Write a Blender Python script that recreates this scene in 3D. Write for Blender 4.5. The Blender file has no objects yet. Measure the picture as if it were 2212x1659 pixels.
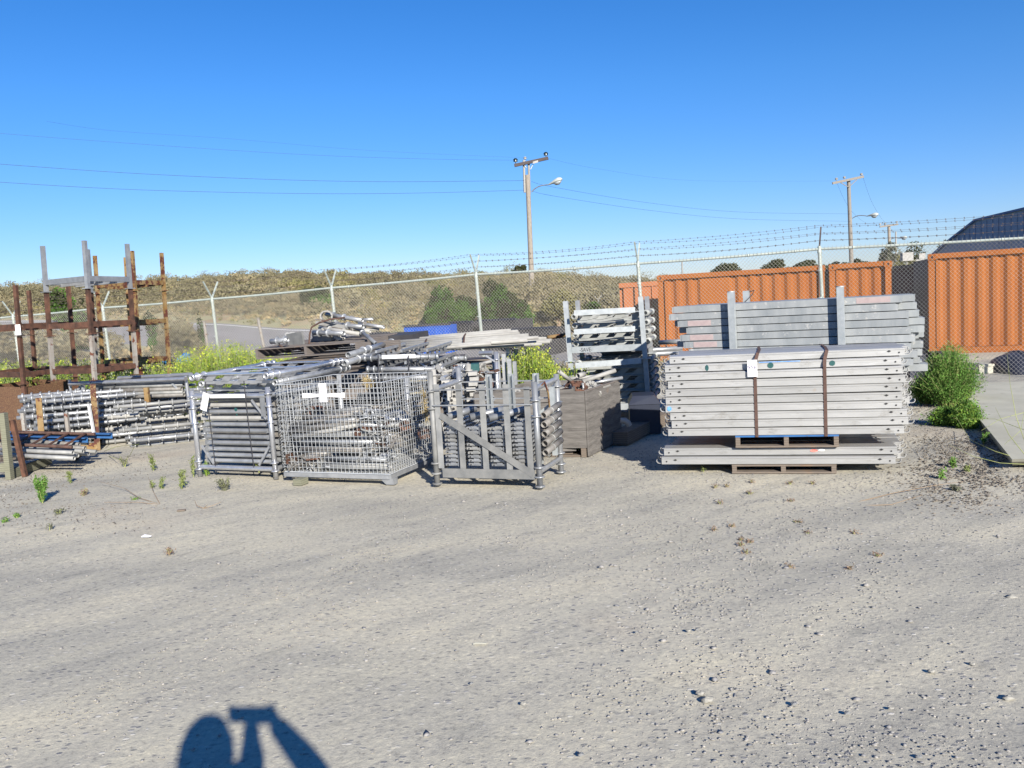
import bpy, math, random
import numpy as np
from mathutils import Vector, Matrix
R = random.Random(7)
NR = np.random.RandomState(11)
sc = bpy.context.scene
COL = sc.collection
V = Vector
# ------------------------------------------------------------------ camera
CAMZ = 1.65; FP = 1790.0; CX = 1106.0; CY = 829.5
PITCH = math.radians(5.5); ROLL = math.atan(.058)
f0 = V((0, math.cos(PITCH), -math.sin(PITCH))); R0 = V((1, 0, 0)); U0 = R0.cross(f0)
rr = R0*math.cos(ROLL) - U0*math.sin(ROLL); uu = R0*math.sin(ROLL) + U0*math.cos(ROLL)
CAM = V((0, 0, CAMZ))
def ray(x, y): return (f0 + rr*((x-CX)/FP) - uu*((y-CY)/FP))
def G(x, y, z=0.0):
    d = ray(x, y); return CAM + d*((z-CAMZ)/d.z)
def P(x, y, D):
    d = ray(x, y); return CAM + d*(D/d.y)
def ZAT(p, y):      # height above (p.x,p.y) seen on photo row y
    lo, hi = -5.0, 60.0
    for _ in range(50):
        m = (lo+hi)/2; v = V((p[0], p[1], m))-CAM
        yy = CY - FP*v.dot(uu)/v.dot(f0)
        if yy > y: lo = m
        else: hi = m
    return (lo+hi)/2
def at(p, z): return V((p[0], p[1], z))
cd = bpy.data.cameras.new('camera'); cam = bpy.data.objects.new('camera', cd); COL.objects.link(cam)
mw = Matrix((rr, uu, -f0)).transposed().to_4x4(); mw.translation = CAM; cam.matrix_world = mw
cd.sensor_width = 36; cd.lens = 36*FP/2212; cd.clip_end = 3000; cd.clip_start = .02
sc.camera = cam
# ------------------------------------------------------------------ materials
def nodes(name):
    m = bpy.data.materials.new(name); m.use_nodes = True
    return m, m.node_tree, m.node_tree.nodes['Principled BSDF']
def noise(nt, scale, detail=4, rough=.6, coord='Object', stretch=None, rnd=False):
    tc = nt.nodes.new('ShaderNodeTexCoord'); out = tc.outputs[coord]
    if stretch:
        mp = nt.nodes.new('ShaderNodeMapping'); mp.inputs['Scale'].default_value = stretch; nt.links.new(out, mp.inputs[0]); out = mp.outputs[0]
    if rnd:
        oi = nt.nodes.new('ShaderNodeObjectInfo'); ad = nt.nodes.new('ShaderNodeVectorMath'); ad.operation = 'ADD'
        ml = nt.nodes.new('ShaderNodeMath'); ml.operation = 'MULTIPLY'; ml.inputs[1].default_value = 37
        nt.links.new(oi.outputs['Random'], ml.inputs[0]); nt.links.new(out, ad.inputs[0]); nt.links.new(ml.outputs[0], ad.inputs[1]); out = ad.outputs[0]
    n = nt.nodes.new('ShaderNodeTexNoise'); n.inputs['Scale'].default_value = scale; n.inputs['Detail'].default_value = detail; n.inputs['Roughness'].default_value = rough
    nt.links.new(out, n.inputs['Vector']); return n.outputs['Fac']
def ramp(nt, fac, stops, interp='LINEAR'):
    r = nt.nodes.new('ShaderNodeValToRGB'); cr = r.color_ramp; cr.interpolation = interp
    while len(cr.elements) < len(stops): cr.elements.new(.5)
    for e, (p, c) in zip(cr.elements, stops): e.position = p; e.color = (*c, 1) if len(c) == 3 else c
    nt.links.new(fac, r.inputs[0]); return r.outputs[0]
def mixc(nt, fac, a, b, mode='MIX'):
    m = nt.nodes.new('ShaderNodeMix'); m.data_type = 'RGBA'; m.blend_type = mode
    for s, v in ((m.inputs[0], fac), (m.inputs[6], a), (m.inputs[7], b)):
        if isinstance(v, (int, float)): s.default_value = v
        elif isinstance(v, tuple): s.default_value = (*v, 1)
        else: nt.links.new(v, s)
    return m.outputs[2]
def bump(nt, b, h, strength=.3, dist=.01):
    bp = nt.nodes.new('ShaderNodeBump'); bp.inputs['Strength'].default_value = strength; bp.inputs['Distance'].default_value = dist
    nt.links.new(h, bp.inputs['Height']); nt.links.new(bp.outputs[0], b.inputs['Normal'])
def vary(nt, col, amt):     # brightness differs from object to object
    oi = nt.nodes.new('ShaderNodeObjectInfo'); mr = nt.nodes.new('ShaderNodeMapRange')
    mr.inputs[3].default_value = 1-amt; mr.inputs[4].default_value = 1+amt; nt.links.new(oi.outputs['Random'], mr.inputs[0])
    return mixc(nt, 1.0, col, mr.outputs[0], 'MULTIPLY')
def mat(name, c1, c2=None, scale=8, rough=.7, metal=0, spot=None, spots=.6, sscale=14, var=.0, bmp=0, bscale=60, stretch=None, lo=.35, hi=.65, spec=.5):
    m, nt, b = nodes(name)
    col = ramp(nt, noise(nt, scale, 5, .6, stretch=stretch, rnd=var > 0), [(lo, c1), (hi, c2 or c1)])
    if spot:
        k = ramp(nt, noise(nt, sscale, 6, .7, rnd=True), [(spots, (0, 0, 0)), (spots+.05, (1, 1, 1))])
        col = mixc(nt, k, col, spot)
    if var: col = vary(nt, col, var)
    nt.links.new(col, b.inputs['Base Color'])
    b.inputs['Roughness'].default_value = rough; b.inputs['Metallic'].default_value = metal; b.inputs['Specular IOR Level'].default_value = spec
    if bmp: bump(nt, b, noise(nt, bscale, 4), bmp, .01)
    return m
# ------------------------------------------------------------------ light
SUN = -ray(562, 1532).normalized()
SEL = math.asin(SUN.z); SAZ = math.atan2(SUN.x, SUN.y)
w = bpy.data.worlds.new("World"); sc.world = w; w.use_nodes = True
nt = w.node_tree; bg = nt.nodes['Background']
sk = nt.nodes.new('ShaderNodeTexSky'); sk.sky_type = 'NISHITA'; sk.sun_disc = False
sk.sun_elevation = SEL; sk.sun_rotation = SAZ; sk.air_density = 1.15; sk.dust_density = 0.0; sk.ozone_density = 6; sk.altitude = 0
hs = nt.nodes.new('ShaderNodeHueSaturation'); hs.inputs['Hue'].default_value = .505; hs.inputs['Saturation'].default_value = 1.22; hs.inputs['Value'].default_value = 1.0
nt.links.new(sk.outputs[0], hs.inputs['Color']); tcw = nt.nodes.new('ShaderNodeTexCoord'); spw = nt.nodes.new('ShaderNodeSeparateXYZ'); nt.links.new(tcw.outputs['Generated'], spw.inputs[0])
air = ramp(nt, spw.outputs['Z'], [(0, (.70, .70, .97)), (.08, (.71, .74, .97)), (.24, (.79, .83, .96)), (.45, (.72, .78, .90))])   # sea haze near the horizon
nt.links.new(mixc(nt, 1.0, hs.outputs[0], air, 'MULTIPLY'), bg.inputs[0]); bg.inputs[1].default_value = .079
sl = bpy.data.lights.new('sun', 'SUN'); sl.energy = 5.0; sl.angle = math.radians(.55); sl.color = (1, .935, .83)
so = bpy.data.objects.new('sun', sl); COL.objects.link(so); so.rotation_euler = SUN.to_track_quat('Z', 'Y').to_euler(); so.location = (0, 0, 30)
sc.view_settings.view_transform = 'Standard'; sc.view_settings.look = 'None'; sc.view_settings.gamma = 1; sc.view_settings.exposure = .95
M = {}
M['galv'] = mat('galvanised_steel', (0.235, 0.245, 0.258), (0.335, 0.346, 0.357), 9, .38, .45, var=.16, bmp=.08, bscale=30)
M['galv_bright'] = mat('bright_galvanised_tube', (0.407, 0.420, 0.448), (0.530, 0.542, 0.569), 12, .28, .7, var=.05)
M['galv_dull'] = mat('weathered_zinc', (0.163, 0.168, 0.168), (0.257, 0.257, 0.248), 7, .6, .2, spot=(0.149, 0.084, 0.045), spots=.69, sscale=9, var=.22, bmp=.1)
M['galv_pale'] = mat('chalky_zinc', (0.250, 0.244, 0.228), (0.318, 0.314, 0.297), 7, .7, .1, spot=(0.151, 0.086, 0.043), spots=.71, sscale=10, var=.12, bmp=.1)
M['galv_brown'] = mat('brownish_zinc_pipe', (0.135, 0.124, 0.113), (0.210, 0.203, 0.191), 6, .6, .15, spot=(0.105, 0.056, 0.031), spots=.64, sscale=8, var=.25, stretch=(3, 3, 1))
M['galv_dull2'] = mat('grey_green_zinc', (0.225, 0.234, 0.225), (0.306, 0.315, 0.306), 7, .6, .2, var=.08)
def alu_mat():
    m, nt, b = nodes('aluminium_plank')
    c = ramp(nt, noise(nt, 3, 6, .65, stretch=(.6, 2, 3), rnd=True), [(.3, (.295, .296, .288)), (.55, (.352, .352, .345)), (.75, (.39, .388, .378))])
    s = ramp(nt, noise(nt, 10, 8, .75, stretch=(.5, 1, 1), rnd=True), [(.56, (0, 0, 0)), (.70, (.8, .8, .8))]); c = mixc(nt, s, c, (.20, .19, .17))
    s2 = ramp(nt, noise(nt, 34, 3, .6, stretch=(.12, 1, 1.5), rnd=True), [(.62, (0, 0, 0)), (.68, (.5, .5, .5))]); c = mixc(nt, s2, c, (.44, .44, .44))
    s3 = ramp(nt, noise(nt, 4.5, 2, .5, rnd=True), [(.74, (0, 0, 0)), (.79, (.7, .7, .7))]); c = mixc(nt, s3, c, (.30, .21, .12))
    c = vary(nt, c, .10); nt.links.new(c, b.inputs['Base Color']); b.inputs['Metallic'].default_value = .35; b.inputs['Roughness'].default_value = .45
    bump(nt, b, noise(nt, 6, 5, .6, stretch=(.7, 1, 3), rnd=True), .25, .006); return m
M['alu'] = alu_mat()
M['zincplank'] = mat('streaked_zinc_plank', (0.196, 0.217, 0.230), (0.366, 0.380, 0.380), 6, .55, .25, spot=(0.405, 0.405, 0.393), spots=.60, sscale=16, var=.09, stretch=(1.1, .6, .25), lo=.25, hi=.8)
M['zincpost'] = mat('zinc_post', (0.286, 0.312, 0.324), (0.364, 0.389, 0.402), 14, .5, .3, var=.06, spot=(0.234, 0.246, 0.246), spots=.66, sscale=20)
M['rust_brown'] = mat('brown_rust', (0.037, 0.018, 0.012), (0.116, 0.052, 0.031), 9, .85, .05, spot=(0.204, 0.136, 0.088), spots=.66, sscale=8, var=.15, bmp=.3)
M['rust_yellow'] = mat('rusty_yellow_paint', (0.177, 0.099, 0.025), (0.221, 0.158, 0.078), 6, .75, 0, spot=(0.072, 0.018, 0.009), spots=.50, sscale=11, var=.1, bmp=.3)
M['rust_white'] = mat('rusty_white_paint', (0.255, 0.245, 0.224), (0.194, 0.168, 0.143), 6, .75, 0, spot=(0.102, 0.031, 0.015), spots=.56, sscale=9, var=.1, bmp=.2)
M['rust_strap'] = mat('rusty_steel_strap', (.045, .024, .018), (.10, .055, .042), 20, .8, .1)
M['perf'] = mat('rusty_perforated_sheet', (.045, .022, .014), (.20, .10, .05), 90, .9, 0, spot=(.24, .15, .07), spots=.55, sscale=60)
M['white'] = mat('white_paper', (0.656, 0.656, 0.672), (0.688, 0.688, 0.704), 5, .7)
M['whitepaint'] = mat('white_strip_paint', (0.680, 0.680, 0.680), (0.731, 0.731, 0.731), 9, .5)
M['ink'] = mat('faint_violet_ink', (.05, .035, .10), (.09, .07, .16), 80, .8)
M['inkpale'] = mat('pale_pencil', (.22, .22, .26), (.30, .29, .34), 80, .8)
M['black'] = mat('black_stencil_paint', (.02, .022, .025), (.035, .035, .04), 30, .8)
M['hole'] = mat('dark_hole', (.012, .012, .014), (.02, .02, .02), 9, .9)
M['bluepaint'] = mat('blue_spray', (.05, .20, .55), (.16, .36, .66), 25, .7)
M['greenpaint'] = mat('dark_green_spray', (0.005, 0.050, 0.054), (0.015, 0.083, 0.078), 25, .7)
M['redmark'] = mat('red_crayon', (.60, .08, .06), (.7, .3, .25), 25, .7)
M['pinkpaint'] = mat('faded_red_paint', (.30, .235, .235), (.36, .29, .28), 14, .7)
M['bluesteel'] = mat('blue_painted_steel', (0.016, 0.068, 0.196), (0.024, 0.105, 0.266), 8, .5, var=.1, spot=(0.048, 0.053, 0.063), spots=.64)
M['cable'] = mat('black_cable', (.02, .02, .025), (.03, .03, .035), 9, .7)
M['orange'] = mat('orange_container_paint', (0.231, 0.071, 0.015), (0.265, 0.089, 0.020), 1.3, .85, 0, spot=(0.171, 0.059, 0.020), spots=.66, sscale=2.2, spec=.15, var=.04, stretch=(1, 1, .35))
M['orangedoor'] = mat('orange_door_paint', (0.327, 0.105, 0.033), (0.357, 0.127, 0.045), 2, .55)
M['maroon'] = mat('dark_maroon_and_shade', (.035, .012, .012), (.05, .018, .016), 3, .7)
M['binblue'] = mat('blue_bin_paint', (0.007, 0.070, 0.385), (0.010, 0.091, 0.434), 3, .5)
M['binblack'] = mat('charcoal_bin_paint', (.028, .028, .032), (.045, .045, .05), 3, .7)
M['darkpl_shade'] = mat('dark_plastic_and_steel_shade', (0.010, 0.013, 0.028), (0.016, 0.022, 0.040), 3, .45)
M['tarp'] = mat('blue_mesh_tarp', (.03, .16, .45), (.06, .26, .58), 9, .7)
M['slate'] = mat('slate_blue_cladding', (0.132, 0.200, 0.310), (0.147, 0.221, 0.347), .6, .6)
M['eave'] = mat('blue_eave_trim', (.04, .09, .22), (.05, .11, .26), .6, .5)
M['fence'] = mat('pale_green_fence_paint', (0.314, 0.355, 0.329), (0.383, 0.424, 0.389), 5, .55, .1, spot=(0.287, 0.205, 0.123), spots=.68, sscale=6)
M['wire'] = mat('galvanised_wire', (0.255, 0.247, 0.225), (0.345, 0.330, 0.300), 2, .6, .3)
M['barb'] = mat('dark_barbed_wire', (.05, .04, .04), (.09, .07, .065), 9, .8)
M['basketwire'] = mat('zinc_basket_wire', (0.388, 0.408, 0.420), (0.465, 0.482, 0.496), 9, .45, .3)
M['conc'] = mat('concrete', (0.348, 0.340, 0.283), (0.421, 0.411, 0.345), 2.2, .9, 0, spot=(0.302, 0.295, 0.244), spots=.6, sscale=3, spec=.15, bmp=.12, bscale=40)
M['asphalt'] = mat('asphalt', (.17, .165, .165), (.215, .21, .21), 1.2, .95)
M['lineW'] = mat('road_line_paint', (.5, .5, .5), (.6, .6, .6), 3, .8)
M['polewood'] = mat('pale_pole_wood', (0.179, 0.149, 0.117), (0.294, 0.268, 0.236), 9, .85, stretch=(6, 6, .5))
M['armwood'] = mat('dark_crossarm_wood', (.045, .035, .035), (.075, .06, .06), 9, .85)
M['greypole'] = mat('grey_pole_wood', (0.160, 0.148, 0.131), (0.240, 0.221, 0.197), 9, .85, stretch=(6, 6, .5))
M['lamp'] = mat('lamp_shell', (0.350, 0.385, 0.364), (0.406, 0.434, 0.420), 9, .4)
M['glass'] = mat('lamp_lens', (.22, .25, .27), (.3, .33, .35), 9, .2)
M['glassins'] = mat('dark_insulator', (.01, .025, .035), (.02, .04, .05), 9, .3)
M['skywire'] = mat('aerial_wire', (.02, .05, .10), (.03, .06, .12), 9, .6)
M['skin'] = mat('skin', (.50, .30, .20), (.55, .34, .24), 9, .6)
M['cloth'] = mat('blue_work_shirt', (.05, .08, .16), (.06, .10, .2), 30, .9)
M['jeans'] = mat('denim', (.03, .05, .12), (.05, .08, .17), 40, .9)
M['hair'] = mat('brown_hair', (.06, .035, .02), (.09, .05, .03), 40, .8)
M['leather'] = mat('boot_leather', (.06, .035, .02), (.08, .05, .03), 9, .7)
M['twig'] = mat('dry_twig', (.20, .14, .09), (.28, .21, .14), 9, .9)
M['stem'] = mat('pale_weed_stem', (.22, .26, .08), (.32, .34, .13), 9, .85)
def wood(name, dark, light, sx=1., scale=7, dist=3, dsc=.9, wmix=.0):
    m, nt, b = nodes(name)
    tc = nt.nodes.new('ShaderNodeTexCoord'); mp = nt.nodes.new('ShaderNodeMapping'); mp.inputs['Scale'].default_value = (sx, sx, 1)
    nt.links.new(tc.outputs['Object'], mp.inputs[0])
    wv = nt.nodes.new('ShaderNodeTexWave'); wv.bands_direction = 'Z'; wv.inputs['Scale'].default_value = scale; wv.inputs['Distortion'].default_value = dist
    wv.inputs['Detail'].default_value = 2; wv.inputs['Detail Scale'].default_value = dsc; nt.links.new(mp.outputs[0], wv.inputs[0])
    c = ramp(nt, wv.outputs['Fac'], [(0, dark), (.75, light), (1, light)])
    c = mixc(nt, .55+wmix, c, ramp(nt, noise(nt, 22, 6, .7, stretch=(.35, .35, 6)), [(.3, dark), (.7, light)]))
    k = ramp(nt, noise(nt, 2.2, 3, .6), [(.66, (0, 0, 0)), (.74, (1, 1, 1))])
    c = mixc(nt, k, c, mixc(nt, .5, c, (.22, .13, .07)))
    nt.links.new(c, b.inputs['Base Color']); b.inputs['Roughness'].default_value = .9; bump(nt, b, wv.outputs['Fac'], .12, .003)
    return m
M['ply'] = wood('weathered_plywood', (.050, .045, .042), (.175, .164, .152), .8, 3.2, 10, .5, .25)
M['wood'] = wood('weathered_lumber', (0.072, 0.061, 0.054), (0.173, 0.151, 0.137), 1, 14, 2)
M['woodbrown'] = wood('pallet_wood', (0.079, 0.061, 0.047), (0.180, 0.148, 0.119), 1, 14, 2)
M['woodgreen'] = wood('mossy_timber', (0.096, 0.096, 0.064), (0.200, 0.200, 0.144), 1, 14, 2)
def leafm(name, c1, c2, sc_=.8, trans=.25):
    m, nt, b = nodes(name)
    c = ramp(nt, noise(nt, sc_, 3, .6), [(.35, c1), (.65, c2)])
    c = mixc(nt, .5, c, mixc(nt, 1.0, c, ramp(nt, noise(nt, 9, 2, .5), [(.3, (.55, .55, .5)), (.7, (1.5, 1.5, 1.4))]), 'MULTIPLY'))
    nt.links.new(c, b.inputs['Base Color']); b.inputs['Roughness'].default_value = .8; b.inputs['Specular IOR Level'].default_value = .2
    tr = nt.nodes.new('ShaderNodeBsdfTranslucent'); nt.links.new(c, tr.inputs[0]); mx = nt.nodes.new('ShaderNodeMixShader'); mx.inputs[0].default_value = trans
    o = nt.nodes['Material Output']; nt.links.new(b.outputs[0], mx.inputs[1]); nt.links.new(tr.outputs[0], mx.inputs[2]); nt.links.new(mx.outputs[0], o.inputs[0])
    return m
M['sage'] = leafm('sage_leaves', (0.193, 0.169, 0.102), (0.310, 0.264, 0.163), .35)
M['dryscrub'] = leafm('dry_scrub', (0.165, 0.146, 0.091), (0.252, 0.230, 0.147), .4)
M['olive'] = leafm('olive_scrub', (0.162, 0.161, 0.067), (0.272, 0.239, 0.116), .4)
M['greenb'] = leafm('green_bush_leaves', (.05, .11, .02), (.10, .18, .035), .6)
M['darkg'] = leafm('dark_tree_leaves', (.035, .045, .02), (.07, .075, .035), .5)
M['greyg'] = leafm('grey_green_leaves', (.11, .12, .085), (.19, .19, .14), .5)
M['mustard'] = leafm('mustard_foliage', (.15, .24, .035), (.24, .35, .06), 2.5)
M['flower'] = leafm('mustard_flowers', (.36, .42, .05), (.48, .52, .08), 3)
M['lush'] = leafm('lush_weed_leaves', (0.075, 0.168, 0.033), (0.161, 0.291, 0.061), 4)
M['paleg'] = leafm('pale_weed_leaves', (.14, .18, .06), (.22, .26, .10), 6)
M['reddry'] = leafm('red_dry_weed', (.22, .155, .115), (.31, .23, .17), 6)
M['straw'] = leafm('straw_grass', (.34, .27, .15), (.42, .34, .2), 3)
# ------------------------------------------------------------------ mesh helpers
class MB:
    def __init__(s): s.v = []; s.f = []; s.sm = []; s.mi = []
    def add(s, vs, fs, sm=False, mi=0):
        n = len(s.v); s.v += [tuple(x) for x in vs]; s.f += [tuple(n+i for i in f) for f in fs]; s.sm += [sm]*len(fs); s.mi += [mi]*len(fs)
    def hexa(s, p, mi=0):   # 8 points: bottom loop 0-3, top loop 4-7
        s.add(p, [(3, 2, 1, 0), (4, 5, 6, 7), (0, 1, 5, 4), (1, 2, 6, 5), (2, 3, 7, 6), (3, 0, 4, 7)], mi=mi)
    def box(s, o, a, b, c, mi=0):
        o, a, b, c = V(o), V(a), V(b), V(c); s.hexa([o, o+a, o+a+b, o+b, o+c, o+a+c, o+a+b+c, o+b+c], mi)
    def cbox(s, c, sx, sy, sz, X=V((1, 0, 0)), Y=V((0, 1, 0)), Z=V((0, 0, 1)), mi=0):
        s.box(V(c)-X*sx/2-Y*sy/2-Z*sz/2, X*sx, Y*sy, Z*sz, mi)
    def bar(s, p, q, w_, h, up=V((0, 0, 1)), mi=0):
        p, q = V(p), V(q); d = (q-p).normalized(); sd = d.cross(up)
        if sd.length < 1e-4: sd = d.cross(V((1, 0, 0)))
        sd.normalize(); u = sd.cross(d); s.box(p-sd*w_/2-u*h/2, q-p, sd*w_, u*h, mi)
    def loft(s, rings, cap=True, sm=True, mi=0):
        n = len(rings[0]); vs = [v for r in rings for v in r]; fs = []
        for k in range(len(rings)-1):
            for i in range(n): j = (i+1) % n; fs.append((k*n+i, k*n+j, (k+1)*n+j, (k+1)*n+i))
        s.add(vs, fs, sm, mi)
        if cap: s.add(rings[0], [tuple(range(n))[::-1]], False, mi); s.add(rings[-1], [tuple(range(n))], False, mi)
    def tube(s, p, q, r, r2=None, n=10, cap=True, mi=0, hollow=0):
        p, q = V(p), V(q); d = (q-p).normalized(); a = d.orthogonal().normalized(); b = d.cross(a); r2 = r if r2 is None else r2
        def rg(c, ra): return [c+(a*math.cos(t)+b*math.sin(t))*ra for t in [2*math.pi*i/n for i in range(n)]]
        rs = [rg(p, r), rg(q, r2)]
        if hollow:      # open ends that show the bore
            rs = [rg(p+d*.05, r-hollow), rg(p, r-hollow)]+rs+[rg(q, r2-hollow), rg(q-d*.05, r2-hollow)]
        s.loft(rs, cap, True, mi)
    def path(s, pts, r, n=6, mi=0):
        pts = [V(p) for p in pts]; rs = []; a = None
        for i, p in enumerate(pts):
            d = (pts[min(i+1, len(pts)-1)]-pts[max(i-1, 0)]).normalized()
            a = d.orthogonal().normalized() if a is None else (a-d*a.dot(d)).normalized(); b = d.cross(a)
            ra = r[i] if isinstance(r, (list, tuple)) else r
            rs.append([p+(a*math.cos(t)+b*math.sin(t))*ra for t in [2*math.pi*k/n for k in range(n)]])
        s.loft(rs, True, True, mi)
    def collar(s, c, d, r, R_, t, n=12, mi=0):   # a flange ring round a tube
        d = V(d).normalized(); a = d.orthogonal().normalized(); b = d.cross(a); c = V(c)
        def rg(o, ra): return [c+d*o+(a*math.cos(k)+b*math.sin(k))*ra for k in [2*math.pi*i/n for i in range(n)]]
        s.loft([rg(-t*.5, r*.9), rg(-t*.5, R_*.93), rg(0, R_), rg(t*.5, R_*.93), rg(t*.5, r*.9)], False, True, mi)
    def disc(s, c, nrm, r, n=10, mi=0, sx=1, up=V((0, 0, 1)), t=.002):
        nrm = V(nrm).normalized(); b = (up-nrm*up.dot(nrm)).normalized(); a = b.cross(nrm); c = V(c)
        rg = [[c+nrm*o+a*math.cos(k)*r*sx+b*math.sin(k)*r for k in [2*math.pi*i/n for i in range(n)]] for o in (0, t)]
        s.loft(rg, True, False, mi)
    def build(s, name, m, parent=None, label=None):
        ms = m if isinstance(m, list) else [m]
        me = bpy.data.meshes.new(name)
        org = ORG.get(parent.name, V((0, 0, 0))) if parent else V((0, 0, 0))
        o = bpy.data.objects.new(name, me); COL.objects.link(o)
        if parent is None and getattr(s, 'org', None) is not None: org = s.org; o.location = org
        me.from_pydata([(x-org[0], y-org[1], z-org[2]) for x, y, z in s.v], [], s.f)
        me.polygons.foreach_set('use_smooth', s.sm); me.polygons.foreach_set('material_index', s.mi)
        for x in ms: me.materials.append(M[x])
        me.update()
        if parent: o.parent = parent; ORG[o.name] = org
        else: ORG[o.name] = org
        if label: o['label'] = label
        return o
ORG = {}
def thing(name, label, cat, loc=(0, 0, 0), group=None):
    o = bpy.data.objects.new(name, None); COL.objects.link(o); o.location = loc; o.empty_display_size = .2
    o['label'] = label; o['category'] = cat; ORG[o.name] = V(loc)
    if group: o['group'] = group
    return o
def tag(o, label, cat, group=None, kind=None):
    o['label'] = label; o['category'] = cat
    if group: o['group'] = group
    if kind: o['kind'] = kind
    return o
def dup(root, label=None, M_=None, group=None):
    def rec(o, par):
        c = o.copy(); COL.objects.link(c); c.parent = par
        for ch in list(kids.get(o.name, [])): rec(ch, c)
        return c
    c = rec(root, None)
    if M_ is not None: c.matrix_world = M_
    if label: c['label'] = label
    if group: c['group'] = group
    return c
kids = {}
def reg(root):      # remember the tree of a prototype before it is copied
    kids[root.name] = [o for o in bpy.data.objects if o.parent == root]
    for k in kids[root.name]: reg(k)
def stand(o, kind='structure'): o['kind'] = kind; return o
def frame(o, x, z=V((0, 0, 1))):       # matrix with local X along x
    x = V(x).normalized(); y = V(z).cross(x).normalized(); z = x.cross(y)
    m = Matrix((x, y, z)).transposed().to_4x4(); m.translation = V(o); return m
# leaf clouds -------------------------------------------------------
class LC:
    def __init__(s): s.v = []; s.mi = []
    def cloud(s, n, c, rad, leaf, mi=0, clumps=7, seed=None, flat=.0, hollow=.25, asp=2.2):
        r = NR
        cl = r.normal(size=(clumps, 3)); cl /= np.linalg.norm(cl, axis=1)[:, None]; cl *= r.uniform(.25, .8, (clumps, 1))
        k = r.randint(0, clumps, n); off = r.normal(size=(n, 3)); off /= np.linalg.norm(off, axis=1)[:, None]
        off *= (r.uniform(hollow, 1, (n, 1))**.6)*r.uniform(.28, .5, (clumps, 1))[k]
        p = (cl[k]+off); p *= np.array(rad); p += np.array(c)
        s.quads(p, leaf, mi, asp)
    def quads(s, p, leaf, mi=0, asp=2.2, up=0.0):
        n = len(p); r = NR
        a = r.normal(size=(n, 3)); a[:, 2] += up; a /= np.linalg.norm(a, axis=1)[:, None]
        b = r.normal(size=(n, 3)); b -= (b*a).sum(1)[:, None]*a; b /= np.linalg.norm(b, axis=1)[:, None]
        sz = leaf*r.uniform(.6, 1.4, (n, 1)); a = a*sz; b = b*sz/asp
        s.v.append(np.stack([p-a, p+b, p+a, p-b], 1)); s.mi.append(np.full(n, mi, np.int32) if np.isscalar(mi) else mi)
    def build(s, name, mats, parent=None):
        v = np.concatenate(s.v).reshape(-1, 3); mi = np.concatenate(s.mi); n = len(mi)
        org = ORG.get(parent.name, V((0, 0, 0))) if parent else V((0, 0, 0)); v = v-np.array(org)
        me = bpy.data.meshes.new(name); me.vertices.add(n*4); me.vertices.foreach_set('co', v.astype(np.float32).ravel())
        me.loops.add(n*4); me.loops.foreach_set('vertex_index', np.arange(n*4, dtype=np.int32))
        me.polygons.add(n); me.polygons.foreach_set('loop_start', np.arange(0, n*4, 4, dtype=np.int32)); me.polygons.foreach_set('material_index', mi)
        for m in mats: me.materials.append(M[m])
        me.update(calc_edges=True); me.validate()
        o = bpy.data.objects.new(name, me); COL.objects.link(o)
        if parent: o.parent = parent
        return o
# ------------------------------------------------------------------ GROUND
def vnoise(x, y, s, seed=0):
    v = 0
    for k in range(3):
        a = s*2**k; v += math.sin(x*a*1.3+seed+k*2.1+1.7*math.sin(y*a*.9+k))*math.cos(y*a*1.1+seed*1.7-k+1.3*math.sin(x*a*.7)) / 2**k
    return v
us = [-3+6*i/90 for i in range(91)]
ys = [-9, -6, -4, -2, -1, 0, .7, 1.2]; y_ = 1.2
while y_ < 14: y_ *= 1.035; ys.append(y_)
while y_ < 1500: y_ *= 1.25; ys.append(y_)
mb = MB()
for Y in ys:
    for u in us:
        X = u*(max(Y, 0)+5)
        z = .012*vnoise(X, Y, .8) if 0 < Y < 16 else 0
        z *= min(1, max(0, (16-Y)/4)) if Y < 16 else 0
        if Y > 60: z = -.4
        mb.v.append((X, Y, z-.004))
n = len(us)
for j in range(len(ys)-1):
    for i in range(n-1): mb.f.append((j*n+i, j*n+i+1, (j+1)*n+i+1, (j+1)*n+i)); mb.sm.append(True); mb.mi.append(0)
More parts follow.
